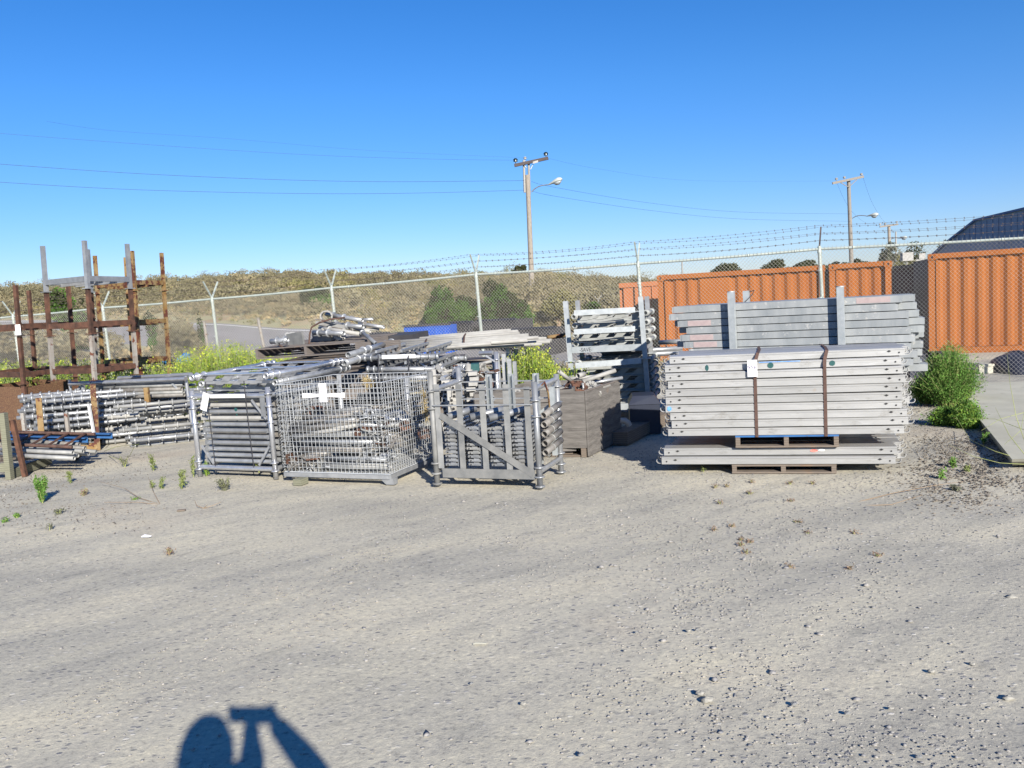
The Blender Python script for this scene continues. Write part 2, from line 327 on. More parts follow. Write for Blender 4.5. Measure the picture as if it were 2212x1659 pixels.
def ground_mat():
    m, nt, b = nodes('gravel_yard')
    def N(s, d=5, r=.6, st=None): return noise(nt, s, d, r, stretch=st)
    tint = ramp(nt, N(.55, 5, .62, (.55, 1.5, 1)), [(.30, (.33, .318, .275)), (.50, (.435, .412, .34)), (.68, (.52, .482, .378))])
    # diagonal wheel tracks swept across the yard
    tc = nt.nodes.new('ShaderNodeTexCoord'); mp = nt.nodes.new('ShaderNodeMapping'); mp.inputs['Scale'].default_value = (.26, 2.1, 1)
    mr_ = nt.nodes.new('ShaderNodeMapping'); mr_.inputs['Rotation'].default_value = (0, 0, math.radians(-36)); nt.links.new(tc.outputs['Object'], mr_.inputs[0]); nt.links.new(mr_.outputs[0], mp.inputs[0]); n2 = nt.nodes.new('ShaderNodeTexNoise'); n2.inputs['Scale'].default_value = 1.1; n2.inputs['Detail'].default_value = 6; n2.inputs['Roughness'].default_value = .65
    nt.links.new(mp.outputs[0], n2.inputs['Vector'])
    tr = ramp(nt, n2.outputs['Fac'], [(.30, (.78, .79, .81)), (.48, (.96, .96, .965)), (.68, (1.08, 1.07, 1.03))])
    c = mixc(nt, 1.0, tint, tr, 'MULTIPLY')
    mp3 = nt.nodes.new('ShaderNodeMapping'); mp3.inputs['Scale'].default_value = (1.6, 4.2, 1); nt.links.new(mr_.outputs[0], mp3.inputs[0])
    n3 = nt.nodes.new('ShaderNodeTexNoise'); n3.inputs['Scale'].default_value = 1.3; n3.inputs['Detail'].default_value = 8; n3.inputs['Roughness'].default_value = .72; nt.links.new(mp3.outputs[0], n3.inputs['Vector'])
    c = mixc(nt, 1.0, c, ramp(nt, n3.outputs['Fac'], [(.34, (.78, .79, .81)), (.45, (.97, .97, .98)), (.62, (1.03, 1.03, 1.02)), (.74, (1.10, 1.09, 1.06))]), 'MULTIPLY')
    brown = ramp(nt, N(.35, 3, .5), [(.60, (0, 0, 0)), (.78, (.5, .5, .5))])
    c = mixc(nt, brown, c, (.36, .27, .20))
    grit = ramp(nt, N(34, 6, .75), [(.30, (.50, .50, .53)), (.45, (.93, .93, .94)), (.58, (1.04, 1.03, 1.01)), (.72, (1.45, 1.42, 1.36))])
    c = mixc(nt, 1.0, c, mixc(nt, 1.0, c, grit, 'MULTIPLY'))
    # pebbles pressed into the surface, in drifts
    vo = nt.nodes.new('ShaderNodeTexVoronoi'); vo.inputs['Scale'].default_value = 30; vo.inputs['Randomness'].default_value = 1; mv = nt.nodes.new('ShaderNodeMapping'); mv.inputs['Scale'].default_value = (.62, 1, 1); nt.links.new(tc.outputs['Object'], mv.inputs[0]); nt.links.new(mv.outputs[0], vo.inputs['Vector'])
    pe = ramp(nt, vo.outputs['Distance'], [(.20, (1, 1, 1)), (.27, (0, 0, 0))])
    dr = ramp(nt, n2.outputs['Fac'], [(.40, (1, 1, 1)), (.55, (.42, .42, .42))])
    sel = nt.nodes.new('ShaderNodeSeparateColor'); nt.links.new(vo.outputs['Color'], sel.inputs[0])
    keep = ramp(nt, sel.outputs[0], [(.30, (0, 0, 0)), (.35, (1, 1, 1))])
    pc = ramp(nt, sel.outputs[1], [(0, (.085, .09, .105)), (.7, (.22, .22, .235)), (.85, (.52, .50, .46)), (1, (.62, .60, .55))])
    k = mixc(nt, 1.0, mixc(nt, 1.0, pe, dr, 'MULTIPLY'), keep, 'MULTIPLY')
    c = mixc(nt, mixc(nt, 1.0, k, (.9, .9, .9), 'MULTIPLY'), c, pc)
    nt.links.new(c, b.inputs['Base Color']); b.inputs['Roughness'].default_value = .95; b.inputs['Specular IOR Level'].default_value = .15
    h1 = noise(nt, 45, 8, .72); h = nt.nodes.new('ShaderNodeMath'); h.operation = 'ADD'; nt.links.new(h1, h.inputs[0])
    k2 = nt.nodes.new('ShaderNodeMath'); k2.operation = 'MULTIPLY'; k2.inputs[1].default_value = .55; nt.links.new(k, k2.inputs[0]); nt.links.new(k2.outputs[0], h.inputs[1])
    bump(nt, b, h.outputs[0], .5, .011)
    return m
M['ground'] = ground_mat()
stand(mb.build('ground', 'ground'))
# small loose stones (uncountable) + the larger rocks as things
ico = [(0, 0, 1), (.89, 0, .45), (.28, .85, .45), (-.72, .53, .45), (-.72, -.53, .45), (.28, -.85, .45), (0, 0, -.6)]
icf = [(0, 1, 2), (0, 2, 3), (0, 3, 4), (0, 4, 5), (0, 5, 1), (6, 2, 1), (6, 3, 2), (6, 4, 3), (6, 5, 4), (6, 1, 5)]
M['stone'] = mat('loose_stone', (.13, .135, .15), (.34, .32, .29), 40, .9, spot=(.40, .38, .34), spots=.64, sscale=55)
IC = np.array(ico, np.float32); IF = np.array(icf, np.int32)
def stones(pts, sizes, name, m):
    n = len(pts); th = NR.uniform(0, 6.28, n); c, s = np.cos(th), np.sin(th)
    sc3 = np.stack([NR.uniform(.7, 1.4, n), NR.uniform(.6, 1.1, n), NR.uniform(.35, .7, n)], 1)*sizes[:, None]
    v = IC[None]*NR.uniform(.75, 1.25, (n, 7, 1))*sc3[:, None, :]
    x = v[..., 0]*c[:, None]-v[..., 1]*s[:, None]; y = v[..., 0]*s[:, None]+v[..., 1]*c[:, None]
    v = np.stack([x+pts[:, 0:1], y+pts[:, 1:2], v[..., 2]+pts[:, 2:3]], -1).reshape(-1, 3)
    f = (IF[None]+np.arange(n)[:, None, None]*7).reshape(-1)
    me = bpy.data.meshes.new(name); me.vertices.add(len(v)); me.vertices.foreach_set('co', v.astype(np.float32).ravel())
    me.loops.add(len(f)); me.loops.foreach_set('vertex_index', f.astype(np.int32)); me.polygons.add(len(f)//3); me.polygons.foreach_set('loop_start', np.arange(0, len(f), 3, dtype=np.int32))
    me.materials.append(M[m]); me.update(calc_edges=True)
    o = bpy.data.objects.new(name, me); COL.objects.link(o); return o
pts = []; szs = []
while len(pts) < 33000:
    Y = 1.8+10.5*R.random()**1.35; X = (R.random()*2-1)*(Y*.66+.3)
    u = (X*math.cos(.57)-Y*math.sin(.57)); w2 = X*math.sin(.57)+Y*math.cos(.57)
    d = vnoise(w2*.22, u*1.3, 1.6, 3)+.5*vnoise(X, Y, 1.1, 5)+(.35 if X > .6 else -.25)
    if R.random() < max(.05, .32+.42*d):
        s = .003+.0078*R.random()**2.2
        if R.random() < .02: s *= 2.1
        pts.append((X, Y, .012*vnoise(X, Y, .8)*(1 if Y < 12 else .3)-.004+s*.05)); szs.append(s)
pts = np.array(pts); szs = np.array(szs)
tag(stones(pts, szs, 'gravel', 'stone'), 'loose grey and buff gravel scattered over the yard', 'gravel', kind='stuff')
# rubble strip beside the slab on the right, coarse chips at the left edge
M['rubblem'] = mat('crushed_rubble', (.07, .063, .056), (.22, .19, .155), 26, .95, spot=(.40, .36, .30), spots=.62, sscale=38)
pts = []; szs = []
while len(pts) < 13000:
    x = R.uniform(1880, 2400); y = R.uniform(850, 1130); k = min(1, max(0, (x-1900)/150))*min(1, max(0, (1120-y-max(0, 2000-x)*.5)/90))
    if R.random() < k*(.55+.45*vnoise(x*.03, y*.05, 1.0, 9)): p = G(x, y); pts.append((p.x, p.y, .002)); szs.append(.0045+.013*R.random()**2)
n_ = 0
while n_ < 2600:
    x = R.uniform(-80, 470); y = R.uniform(975, 1180); k = min(1, max(0, (400-x)/260))*min(1, max(0, (1160-y)/110))
    if R.random() < k: p = G(x, y); pts.append((p.x, p.y, .002)); szs.append(.004+.008*R.random()**2); n_ += 1
tag(stones(np.array(pts), np.array(szs), 'rubble', 'rubblem'), 'coarse crushed stone at the edges of the yard by the slab and left weeds', 'rubble', kind='stuff')
M['rockpale'] = mat('pale_rock', (.19, .185, .165), (.30, .29, .26), 30, .9, bmp=.4, bscale=90)
M['rockgrey'] = mat('grey_rock', (.11, .12, .13), (.20, .20, .20), 30, .9, bmp=.4, bscale=90)
rocks = [(2185, 1290, .035, 0, 'greenish grey rock at the right edge of the gravel'), (2178, 1508, .030, 0, 'grey rock near the lower right corner of the yard'), (1512, 1497, .028, 0, 'pale rounded cobble of a pair on the gravel'),
 (1528, 1512, .034, 0, 'long flat pale stone touching the rounded cobble'), (1505, 1360, .016, 1, 'small dark rock on the open gravel right of centre'), (1487, 1362, .018, 0, 'pale stone beside the small dark rock'),
 (1715, 1520, .018, 1, 'dark angular stone in the lower right gravel'), (2100, 1434, .020, 0, 'pale flat rock right of centre in the gravel'), (2012, 1450, .022, 0, 'jagged pale rock in the right gravel'), (1925, 1530, .015, 0, 'small pale stone in the lower right gravel'),
 (1830, 1540, .018, 1, 'blue grey stone near the bottom right'), (2120, 1242, .020, 1, 'dark half buried rock at right of the yard'), (1375, 1365, .015, 1, 'dark pebble in the middle of the yard'), (1130, 1520, .018, 0, 'whitish flat stone right of the shadow'),
 (1018, 1476, .014, 1, 'slate pebble above the photographer shadow'), (1350, 1405, .012, 0, 'buff pebble left of the small dark rock'), (1255, 1630, .020, 1, 'dark stone at the bottom edge of the picture'), (1985, 1635, .018, 1, 'dark stone at the bottom edge right side'),
 (2115, 1083, .024, 0, 'pale rock beside the rubble strip'), (1940, 1056, .018, 1, 'grey rock in front of the plank stack right end')]
for x, y, s, k, lb in rocks:
    s *= .62; mb = MB(); g = G(x, y); n = 12; rings = []
    ax, ay, ph = s*R.uniform(1, 1.35), s*R.uniform(.7, .95), R.uniform(0, 3)
    prof = [(-.3, .8), (.15, 1), (.42, .88), (.62, .5), (.68, .15)]
    for zz, rr_ in prof:
        rings.append([V((g.x+ax*rr_*math.cos(t+ph)*(1+.22*math.sin(3*t+zz*4+x)+.1*math.sin(5*t+x)), g.y+ay*rr_*math.sin(t+ph)*(1+.2*math.cos(2*t+x)+.1*math.sin(7*t)), zz*s*(.8+.25*math.sin(t*2+x)))) for t in [2*math.pi*i/n for i in range(n)]])
    mb.loft(rings, True, True); mb.org = V((g.x, g.y, 0)); tag(mb.build('rock', 'rockgrey' if k else 'rockpale'), lb, 'rock', 'larger rocks lying on the gravel')
# scraps on the gravel
mb = MB(); g = G(315, 1160); mb.hexa([g+V(p) for p in ((-.035, 0, 0), (.03, -.012, 0), (.04, .012, .0), (-.02, .03, 0), (-.035, 0, .008), (.03, -.012, .012), (.04, .012, .006), (-.02, .03, .014))]); mb.org = at(g, 0)
tag(mb.build('paper_scrap', 'white'), 'small crumpled white paper scrap on the gravel at left', 'litter')
mb = MB(); g = G(1037, 1391); mb.hexa([g+V(p) for p in ((-.035, 0, 0), (.03, -.008, 0), (.035, .004, .0), (-.02, .012, 0), (-.035, 0, .004), (.03, -.008, .005), (.035, .004, .004), (-.02, .012, .006))]); mb.org = at(g, 0)
tag(mb.build('rag', 'conc'), 'flat dusty pale rag pressed into the gravel near centre', 'litter')
mb = MB(); g = G(392, 1104); mb.cbox(g+V((0, 0, .008)), .07, .03, .012); mb.org = at(g, 0)
tag(mb.build('wood_chip', 'woodbrown'), 'small brown wood chip on the gravel left of centre', 'litter')
# ------------------------------------------------------------------ HILL, ROAD
xs = [-900, 0, 300, 445, 650, 870, 1150, 1400, 1700, 2212, 3200]
Yf = [54, 46, 40, 36.5, 33, 30, 27, 25.5, 24.5, 24, 24]
yf = [700, 693, 692, 698, 711, 727, None, None, None, None, None]
zf_ = [None]*6+[.30, .12, .05, .02, .02]
rp = [650, 633, 624, 606, 598, 602, 598, 608, 626, 590, 560]
rz = [None]*8+[.9, .4, .4]
prof = []
for i, x in enumerate(xs):
    zf = P(x, yf[i], Yf[i]).z if yf[i] else zf_[i]
    zn = max(.0, zf-1.1)
    zr = rz[i] if rz[i] is not None else P(x, rp[i], 78).z
    prof.append((Yf[i], zn, zf, zr))
def interp(x):
    x = min(max(x, xs[0]), xs[-1]-1e-3)
    for i in range(len(xs)-1):
        if xs[i] <= x < xs[i+1]:
            t = (x-xs[i])/(xs[i+1]-xs[i]); t = t*t*(3-2*t)*.5+t*.5; return [a+(b-a)*t for a, b in zip(prof[i], prof[i+1])]
def terr(X, Y):
    x = CX+FP*X/max(Y, 1)
    yf_, zn, zf, zr = interp(x)
    pts = [(17.6, -.06), (19, .0), (yf_-7, zn), (yf_-6, zn+.02), (yf_, zf), (yf_+2.5, zf+.12*(zr-zf)), (yf_+9, zf+.34*(zr-zf)), (58, zf+.66*(zr-zf)), (78, zr), (90, zr-.6), (200, zr-9), (600, -14)]
    for a, b in zip(pts, pts[1:]):
        if Y <= b[0] or b is pts[-1]:
            t = (Y-a[0])/(b[0]-a[0]); t = max(0, min(1, t)); z = a[1]+(b[1]-a[1])*t; break
    if Y > yf_+4: z += .12*vnoise(X, Y, .25)
    return z
Ys = [17.6, 18.2, 19, 20, 21.5, 23]+[23+i*.9 for i in range(1, 62)]+[82, 86, 90, 110, 150, 200, 350, 600]
Us = [(-900+i*34-CX)/FP for i in range(122)]
mb = MB()
for Y in Ys:
    for u in Us: mb.v.append((u*Y, Y, terr(u*Y, Y)))
n = len(Us)
for j in range(len(Ys)-1):
    for i in range(n-1): mb.f.append((j*n+i, j*n+i+1, (j+1)*n+i+1, (j+1)*n+i)); mb.sm.append(True); mb.mi.append(0)
M['hill'] = mat('dry_hill_soil', (.25, .18, .11), (.31, .26, .16), .35, .95, spot=(.26, .25, .14), spots=.46, sscale=1.1, bmp=.6, bscale=3)
stand(mb.build('hill', 'hill'))
mb = MB(); ln = MB(); rows = []
for k in range(100):
    x = -850+k*33
    if x > 2200: break
    u = (x-CX)/FP; yf_ = interp(x)[0]; row = []
    for t in (0, .33, .66, 1):
        Y = yf_-6+6*t; row.append(V((u*Y, Y, terr(u*Y, Y)+.03)))
    rows.append(row)
for a, b in zip(rows, rows[1:]):
    for i in range(3):
        mb.add([a[i], b[i], b[i+1], a[i+1]], [(0, 1, 2, 3)])
    p, q = a[3].lerp(a[2], .16), b[3].lerp(b[2], .16); p2, q2 = a[3].lerp(a[2], .22), b[3].lerp(b[2], .22)
    for v in (p, q, p2, q2): v.z += .012
    ln.add([p2, q2, q, p], [(0, 1, 2, 3)])
rd = stand(mb.build('road', 'asphalt')); o = ln.build('edge_line', 'lineW', rd)
# scrub on the hill: one uncountable mass
lc = LC()
def bush(x, Y, w_, h, n, mi, leaf=.12):
    u = (x-CX)/FP; X = u*Y; z = terr(X, Y); lc.cloud(n, (X, Y, z+h*.42), (w_/2, w_/2, h*.62), leaf, mi, clumps=6)
cnt = 0
while cnt < 5200:
    x = R.uniform(-650, 1760); yf_ = interp(x)[0]; Y = R.uniform(yf_+1.5, 84)
    if x > 1440 and Y < 40: continue
    s = vnoise(x*.012, Y*.15, .9, 2)+R.uniform(-.55, .55)
    near = Y < yf_+2.2
    if near and x < 1000 and R.random() < .6: continue
    mi = 1 if s < -.1 else (0 if s < .75 else 2)
    if near: mi = R.choice([1, 2, 3, 3])
    w_ = (R.uniform(.5, 1.5) if R.random() < .85 else R.uniform(1.5, 2.6))*(.6 if near else 1); h = w_*R.uniform(.30, .52)
    if near: h *= .6
    bush(x, Y, w_, h, int(62*w_*w_)+20, mi, R.uniform(.045, .08)); cnt += 1
for x in range(-200, 1700, 7):     # ragged ridge line
    Y = R.uniform(74, 80); k = 1.9 if R.random() < .14 else 1; wi = R.uniform(.7, 1.9)*k
    bush(x+R.uniform(-6, 6), Y, wi, R.uniform(.25, .7)*k, 140, R.choice([0, 0, 1, 1, 1]), .075)
for _ in range(2600):
    x = R.uniform(-500, 1150); yf_ = interp(x)[0]; Y = R.uniform(yf_+.3, yf_+14); wi = R.uniform(.3, .8)
    bush(x, Y, wi, wi*.45, 26, R.choice([0, 1, 3, 3, 2]), .05)
o = lc.build('hillside_scrub', ['sage', 'dryscrub', 'olive', 'straw']); tag(o, 'grey brown and olive scrub covering the low hill behind the fence', 'scrub', kind='stuff')
# rough verge between road and fence, brown brush at left
lc = LC()
def blob(x, y, D, wpx, hpx, n, mi, leaf, cl=8):
    p = P(x, y, D); s = D/FP; lc.cloud(n, p, (wpx*s/2, wpx*s/2, hpx*s/2), leaf, mi, clumps=cl)
for i in range(60):
    x = R.uniform(-60, 250); blob(x, R.uniform(712, 785), R.uniform(21, 30), 70, 46, 300, R.choice([0, 1, 1]), .06)
for i in range(26):
    blob(R.uniform(350, 425), R.uniform(705, 770), R.uniform(20, 24), 60, 60, 420, R.choice([1, 1, 1, 0]), .05)
for i in range(40):
    blob(R.uniform(230, 440), R.uniform(765, 800), R.uniform(20, 26), 60, 40, 260, R.choice([0, 1, 3]), .05)
for i in range(46):
    blob(R.uniform(1000, 1420), R.uniform(690, 745), R.uniform(29, 36), 70, 60, 260, R.choice([1, 1, 0]), .08)
o = lc.build('verge_brush', ['sage', 'dryscrub', 'olive', 'straw']); tag(o, 'dry brown brush tangled along the verge just behind the fence', 'brush', kind='stuff')
# green bushes that stand out one by one
def shrub(x, y, D, wpx, hpx, n, leaf, m, label, cat='bush', name='bush', group='green bushes on the hillside', trunk=True, mi2=None, cl=9, z0=None):
    p = P(x, y, D); s = D/FP
    if z0 is None:      # let the crown reach the ground it grows from
        tz = terr(p.x, p.y); top = p.z+hpx*s/2; bot = min(p.z-hpx*s/2, tz+.05)
        if bot > tz+.05: bot = tz+.05
        p.z = (top+bot)/2; hpx = (top-bot)/s
    base = V((p.x, p.y, z0 if z0 is not None else p.z-hpx*s*.5))
    t = thing(name, label, cat, base, group)
    if m == 'greenb' and not mi2: mi2 = 'darkg'; leaf *= 1.25; cl = 18
    l = LC(); l.cloud(n, p, (wpx*s/2, wpx*s/2*.9, hpx*s/2), leaf, 0, clumps=cl)
    if mi2: l.cloud(n//3, p+V((0, 0, hpx*s*.12)), (wpx*s/2, wpx*s/2*.9, hpx*s/2), leaf, 1, clumps=cl)
    l.build('crown', [m]+([mi2] if mi2 else []), t)
    if trunk:
        b = MB(); hh = p.z-base.z
        for k in range(5):
            a = R.uniform(0, 6.28); rr_ = wpx*s*.28*R.uniform(.3, 1); b.path([base+V((0, 0, -.05)), base+V((rr_*.3*math.cos(a), rr_*.3*math.sin(a), hh*.5)), p+V((rr_*math.cos(a), rr_*math.sin(a), hpx*s*R.uniform(-.1, .25)))], [.012*D**.5, .008*D**.5, .003*D**.5], 5)
        b.build('trunk', 'twig', t)
    return t
for a in [(685, 650, 37, 74, 52, 4200, .07, 'greenb', 'round bright green bush on the bank left of centre fence post'),
          (950, 668, 30, 76, 92, 4200, .06, 'greenb', 'green bush leftmost of the dark green clump behind the middle fence'),
          (1005, 672, 30, 76, 66, 3000, .06, 'greenb', 'low green bush in the middle of the clump behind the fence'),
          (1075, 662, 29, 90, 100, 5200, .06, 'greenb', 'tallest green bush of the clump left of the utility pole'),
          (1128, 680, 28.5, 56, 56, 2200, .06, 'greenb', 'small green bush touching the left of the utility pole foot'),
          (1205, 668, 29, 90, 78, 3600, .06, 'olive', 'olive green bush right of the utility pole foot'),
          (1275, 678, 29, 60, 50, 1500, .06, 'greenb', 'small green bush behind the silver rack post'),
          (125, 640, 42, 60, 30, 1500, .08, 'greenb', 'green bush on the skyline behind the rusty racks'),
          (165, 682, 30, 90, 44, 2400, .06, 'greenb', 'wide dark green bush seen between the rusty rack posts'),
          (330, 700, 26, 44, 40, 1000, .05, 'greenb', 'green sprouts at the right of the yellow rack'),
          (650, 602, 70, 26, 16, 500, .09, 'greenb', 'tiny green bush high on the hill'),
          (418, 612, 62, 22, 14, 400, .09, 'greenb', 'tiny green bush below the ridge at left'),
          (432, 690, 23, 18, 24, 350, .04, 'greenb', 'small green tuft at the edge of the brown brush by the road'),
          (1120, 577, 76, 42, 17, 1600, .11, 'darkg', 'dark rounded tree on the ridge left of the utility pole')]:
    shrub(*a)
# trees beyond the containers
def tree(x, ytop, ybase, D, wpx, n, leaf, m, label, m2=None, mi=9):
    s = D/FP; h = (ybase-ytop)*s; g = P(x, ybase, D); g.z -= .3; base = V((g.x, g.y, min(g.z, 0.2)))
    t = thing('tree', label, 'tree', base, 'trees on the horizon behind the containers')
    ybase += 16; c = P(x, (ytop*.5+ybase*.5), D); l = LC(); l.cloud(n, c, (wpx*s*.62, wpx*s*.45, h*.66), leaf, 0, clumps=mi)
    l.build('crown', [m], t); b = MB(); b.path([base, V((base.x+.1, base.y, (c.z+base.z)/2)), c], [.3, .22, .1], 7)
    for k in range(5): a = R.uniform(0, 6.28); b.path([V((base.x+.1, base.y, (c.z+base.z)/2+k*.1)), c+V((wpx*s*.3*math.cos(a), 0, h*.25*math.sin(a)))], [.14, .04], 5)
    b.build('trunk', 'twig', t); return t
for a in [(1570, 560, 592, 130, 62, 2600, .22, 'darkg', 'rounded dark tree leftmost above the orange container'),
          (1678, 552, 585, 130, 62, 2800, .22, 'darkg', 'rounded dark tree second from the left above the orange container'),
          (1742, 556, 585, 125, 74, 2800, .22, 'darkg', 'wide dark tree just left of the straight fence post'),
          (1815, 558, 580, 135, 40, 1300, .22, 'darkg', 'small dark tree left of the grey utility pole'),
          (1862, 553, 575, 140, 46, 1500, .22, 'darkg', 'low dark tree right of the grey utility pole'),
          (1920, 520, 580, 110, 66, 1500, .2, 'greyg', 'thin grey green tree behind the short distant pole'),
          (1948, 545, 640, 90, 60, 4200, .16, 'olive', 'leafy green tree between the containers'),
          (2000, 532, 640, 95, 76, 5200, .16, 'darkg', 'large dark tree beside the warehouse end wall'),
          (2040, 524, 600, 100, 50, 2600, .16, 'darkg', 'brownish dark tree touching the warehouse roof edge')]:
    tree(*a)
# ------------------------------------------------------------------ CHAIN LINK FENCE
# posts 3.05 m apart; top of rail seen on the given photo rows
postpx = [(2212+230, 500), (1770, 538), (1378, 569.5), (1028, 593), (716, 622), (458, 646), (222, 665), (28, 684), (-150, 700)]
Z0 = 13.8; B0 = V((.371*Z0, Z0, 0)); ST = V((-.2075*Z0, .0754*Z0, 0))
fp = []
for i, (x, y) in zip([-1.9, 0, 1, 2, 3, 4, 5, 6, 7], postpx):
    D = Z0+ST.y*i; top = P(x, y, D); fp.append(top)
fence = thing('chain_link_fence', 'chain link yard fence with pale green rail, leaning posts and barbed wire on angled arms', 'fence', (fp[3].x, fp[3].y, 0))
def fbase(t): return V((t.x+.03*t.z, t.y, t.z-2.19))
for i, t in enumerate(fp):
    b = MB(); b.tube(fbase(t), t+V((0, 0, .03)), .031, n=12); b.tube(t+V((0, 0, -.06)), t+V((0, 0, .05)), .038, .026, n=12)
    for k in (.35, .8): b.collar(t-V((0, 0, k)), (0, 0, 1), .031, .036, .02)
    po = b.build('post', 'fence', fence)
    al = (t-fp[i-1]).normalized() if i else (fp[1]-t).normalized()
    pr = V((-al.y, al.x, 0)).normalized()      # across the fence
    a = MB(); tips = []
    for s in (-1, 1):
        if i == 1 and s == 1: continue
        tip = t+V((0, 0, .05))+pr*s*.23+V((0, 0, .32)); tips.append(tip); a.bar(t+V((0, 0, .02)), tip, .03, .022, up=al)
    a.build('arm', 'fence' if i != 1 else 'barb', po)
rl = MB()
for a, b_ in zip(fp, fp[1:]):
    n = 4
    for k in range(n):
        p = a.lerp(b_, k/n); q = a.lerp(b_, (k+1)/n); p = p+V((0, 0, -.012*math.sin(math.pi*k/n))); q = q+V((0, 0, -.012*math.sin(math.pi*(k+1)/n)))
        rl.tube(p, q, .0225, n=10)
        rl.collar(p.lerp(q, .5), q-p, .0225, .0265, .025)
rl.build('top_rail', 'fence', fence)
# woven wire: two families of slanted wires, each a thin real strand
mesh = MB(); pitch = .062
def strand(p, q, r):
    d = (q-p).normalized(); a = d.cross(V((0, 1, 0))).normalized()*r; c = d.cross(a).normalized()*r
    mesh.add([p+a, p-a*.5+c, p-a*.5-c, q+a, q-a*.5+c, q-a*.5-c], [(0, 1, 4, 3), (1, 2, 5, 4), (2, 0, 3, 5)])
for a, b_ in zip(fp, fp[1:]):
    L = (b_-a).length; H = 2.1; nn = int(L/pitch); d = (b_-a)/L
    def pt(u_, z): q = a+d*u_; return V((q.x+.03*(q.z-2.1+z)*0, q.y-.03, a.z+(b_.z-a.z)*u_/L-.03-z))
    for k in range(-int(H/.95/pitch)-1, nn+1):
        for sg in (1, -1):
            u0 = k*pitch; u1 = u0+H*.95; z0, z1 = 0, H
            if sg == -1: u0, u1 = L-u0, L-u1
            lo, hi = (u0, u1) if sg == 1 else (u1, u0)
            ta = max(0, (0-lo)/(hi-lo)); tb = min(1, (L-lo)/(hi-lo))
            if tb <= ta: continue
            if sg == -1: ta, tb = 1-tb, 1-ta
            strand(pt(u0+(u1-u0)*ta, H*ta), pt(u0+(u1-u0)*tb, H*tb), .0023)
for a, b_ in zip(fp, fp[1:]):      # twisted ends standing over the rail
    L = (b_-a).length
    for k in range(int(L/pitch)):
        p = a+(b_-a)*(k*pitch/L); p = V((p.x, p.y-.03, p.z-.03)); strand(p, p+V((R.uniform(-.01, .01), 0, .075)), .0022)
mesh.build('wire_mesh', 'wire', fence)
bw = MB()
for s in (-1, 1):
    for k, (o1, o2) in enumerate([(.10, .14), (.17, .25), (.23, .37)]):
        pr = None; prev = None
        for i in range(len(fp)-1):
            al = (fp[i+1]-fp[i]).normalized(); pr = V((-al.y, al.x, 0)).normalized()
            off = pr*s*o1+V((0, 0, o2)); seg = 10
            a, b_ = fp[i]+off, fp[i+1]+off; sag = R.uniform(.015, .05)
            pp = [a.lerp(b_, j/seg)-V((0, 0, sag*4*(j/seg)*(1-j/seg))) for j in range(seg+1)]
            bw.path(pp, .0021, 4)
            L = (b_-a).length
            for j in range(int(L/.125)):
                t = (j+.5)*.125/L; q = a.lerp(b_, t)-V((0, 0, sag*4*t*(1-t)))
                for e in (V((.5, .3, 1)), V((-.6, .2, .8))): e = e.normalized()*.016; bw.bar(q-e, q+e, .004, .004)
bw.build('barbed_wire', 'barb', fence)
# far fence along the road
ff = thing('road_fence', 'distant low fence with thin forked posts along the road behind the bins', 'fence', P(1080, 690, 33))
b = MB(); prev = None
for x, yt, yb in [(925, 664, 706), (993, 660, 700), (1079, 655, 700), (1209, 651, 712), (1295, 648, 705), (1385, 642, 700), (1470, 632, 700)]:
    p = P(x, yb, 33); t = P(x-3, yt, 33); q = MB(); q.tube(p-V((0, 0, .5)), t, .032, n=6)
    for s in (-1, 1): q.bar(t, t+V((s*.15, 0, .2)), .035, .03)
    q.build('post', 'galv_pale', ff)
    if prev:
        for k in (0, .12, .2): b.path([prev+V((0, 0, k)), t+V((0, 0, k))], .006, 4)
    prev = t
b.build('wire_strands', 'barb', ff)
for x, yt, x2, yb, D in [(440.5, 694, 449, 755, 21, ), (557, 687, 569, 745, 21)]:
    b = MB(); p = P(x, yt, D); q = P(x2, yb, D); q = q+(q-p)*1.0; b.tube(q, p, .038, n=8); b.cbox(p, .09, .09, .015); b.org = q.copy()
    tag(b.build('marker_post', 'rust_white'), 'rusty white marker post by the road, ' + ('nearer the left fence post' if x < 500 else 'between the mustard weeds and the pallets'), 'post')
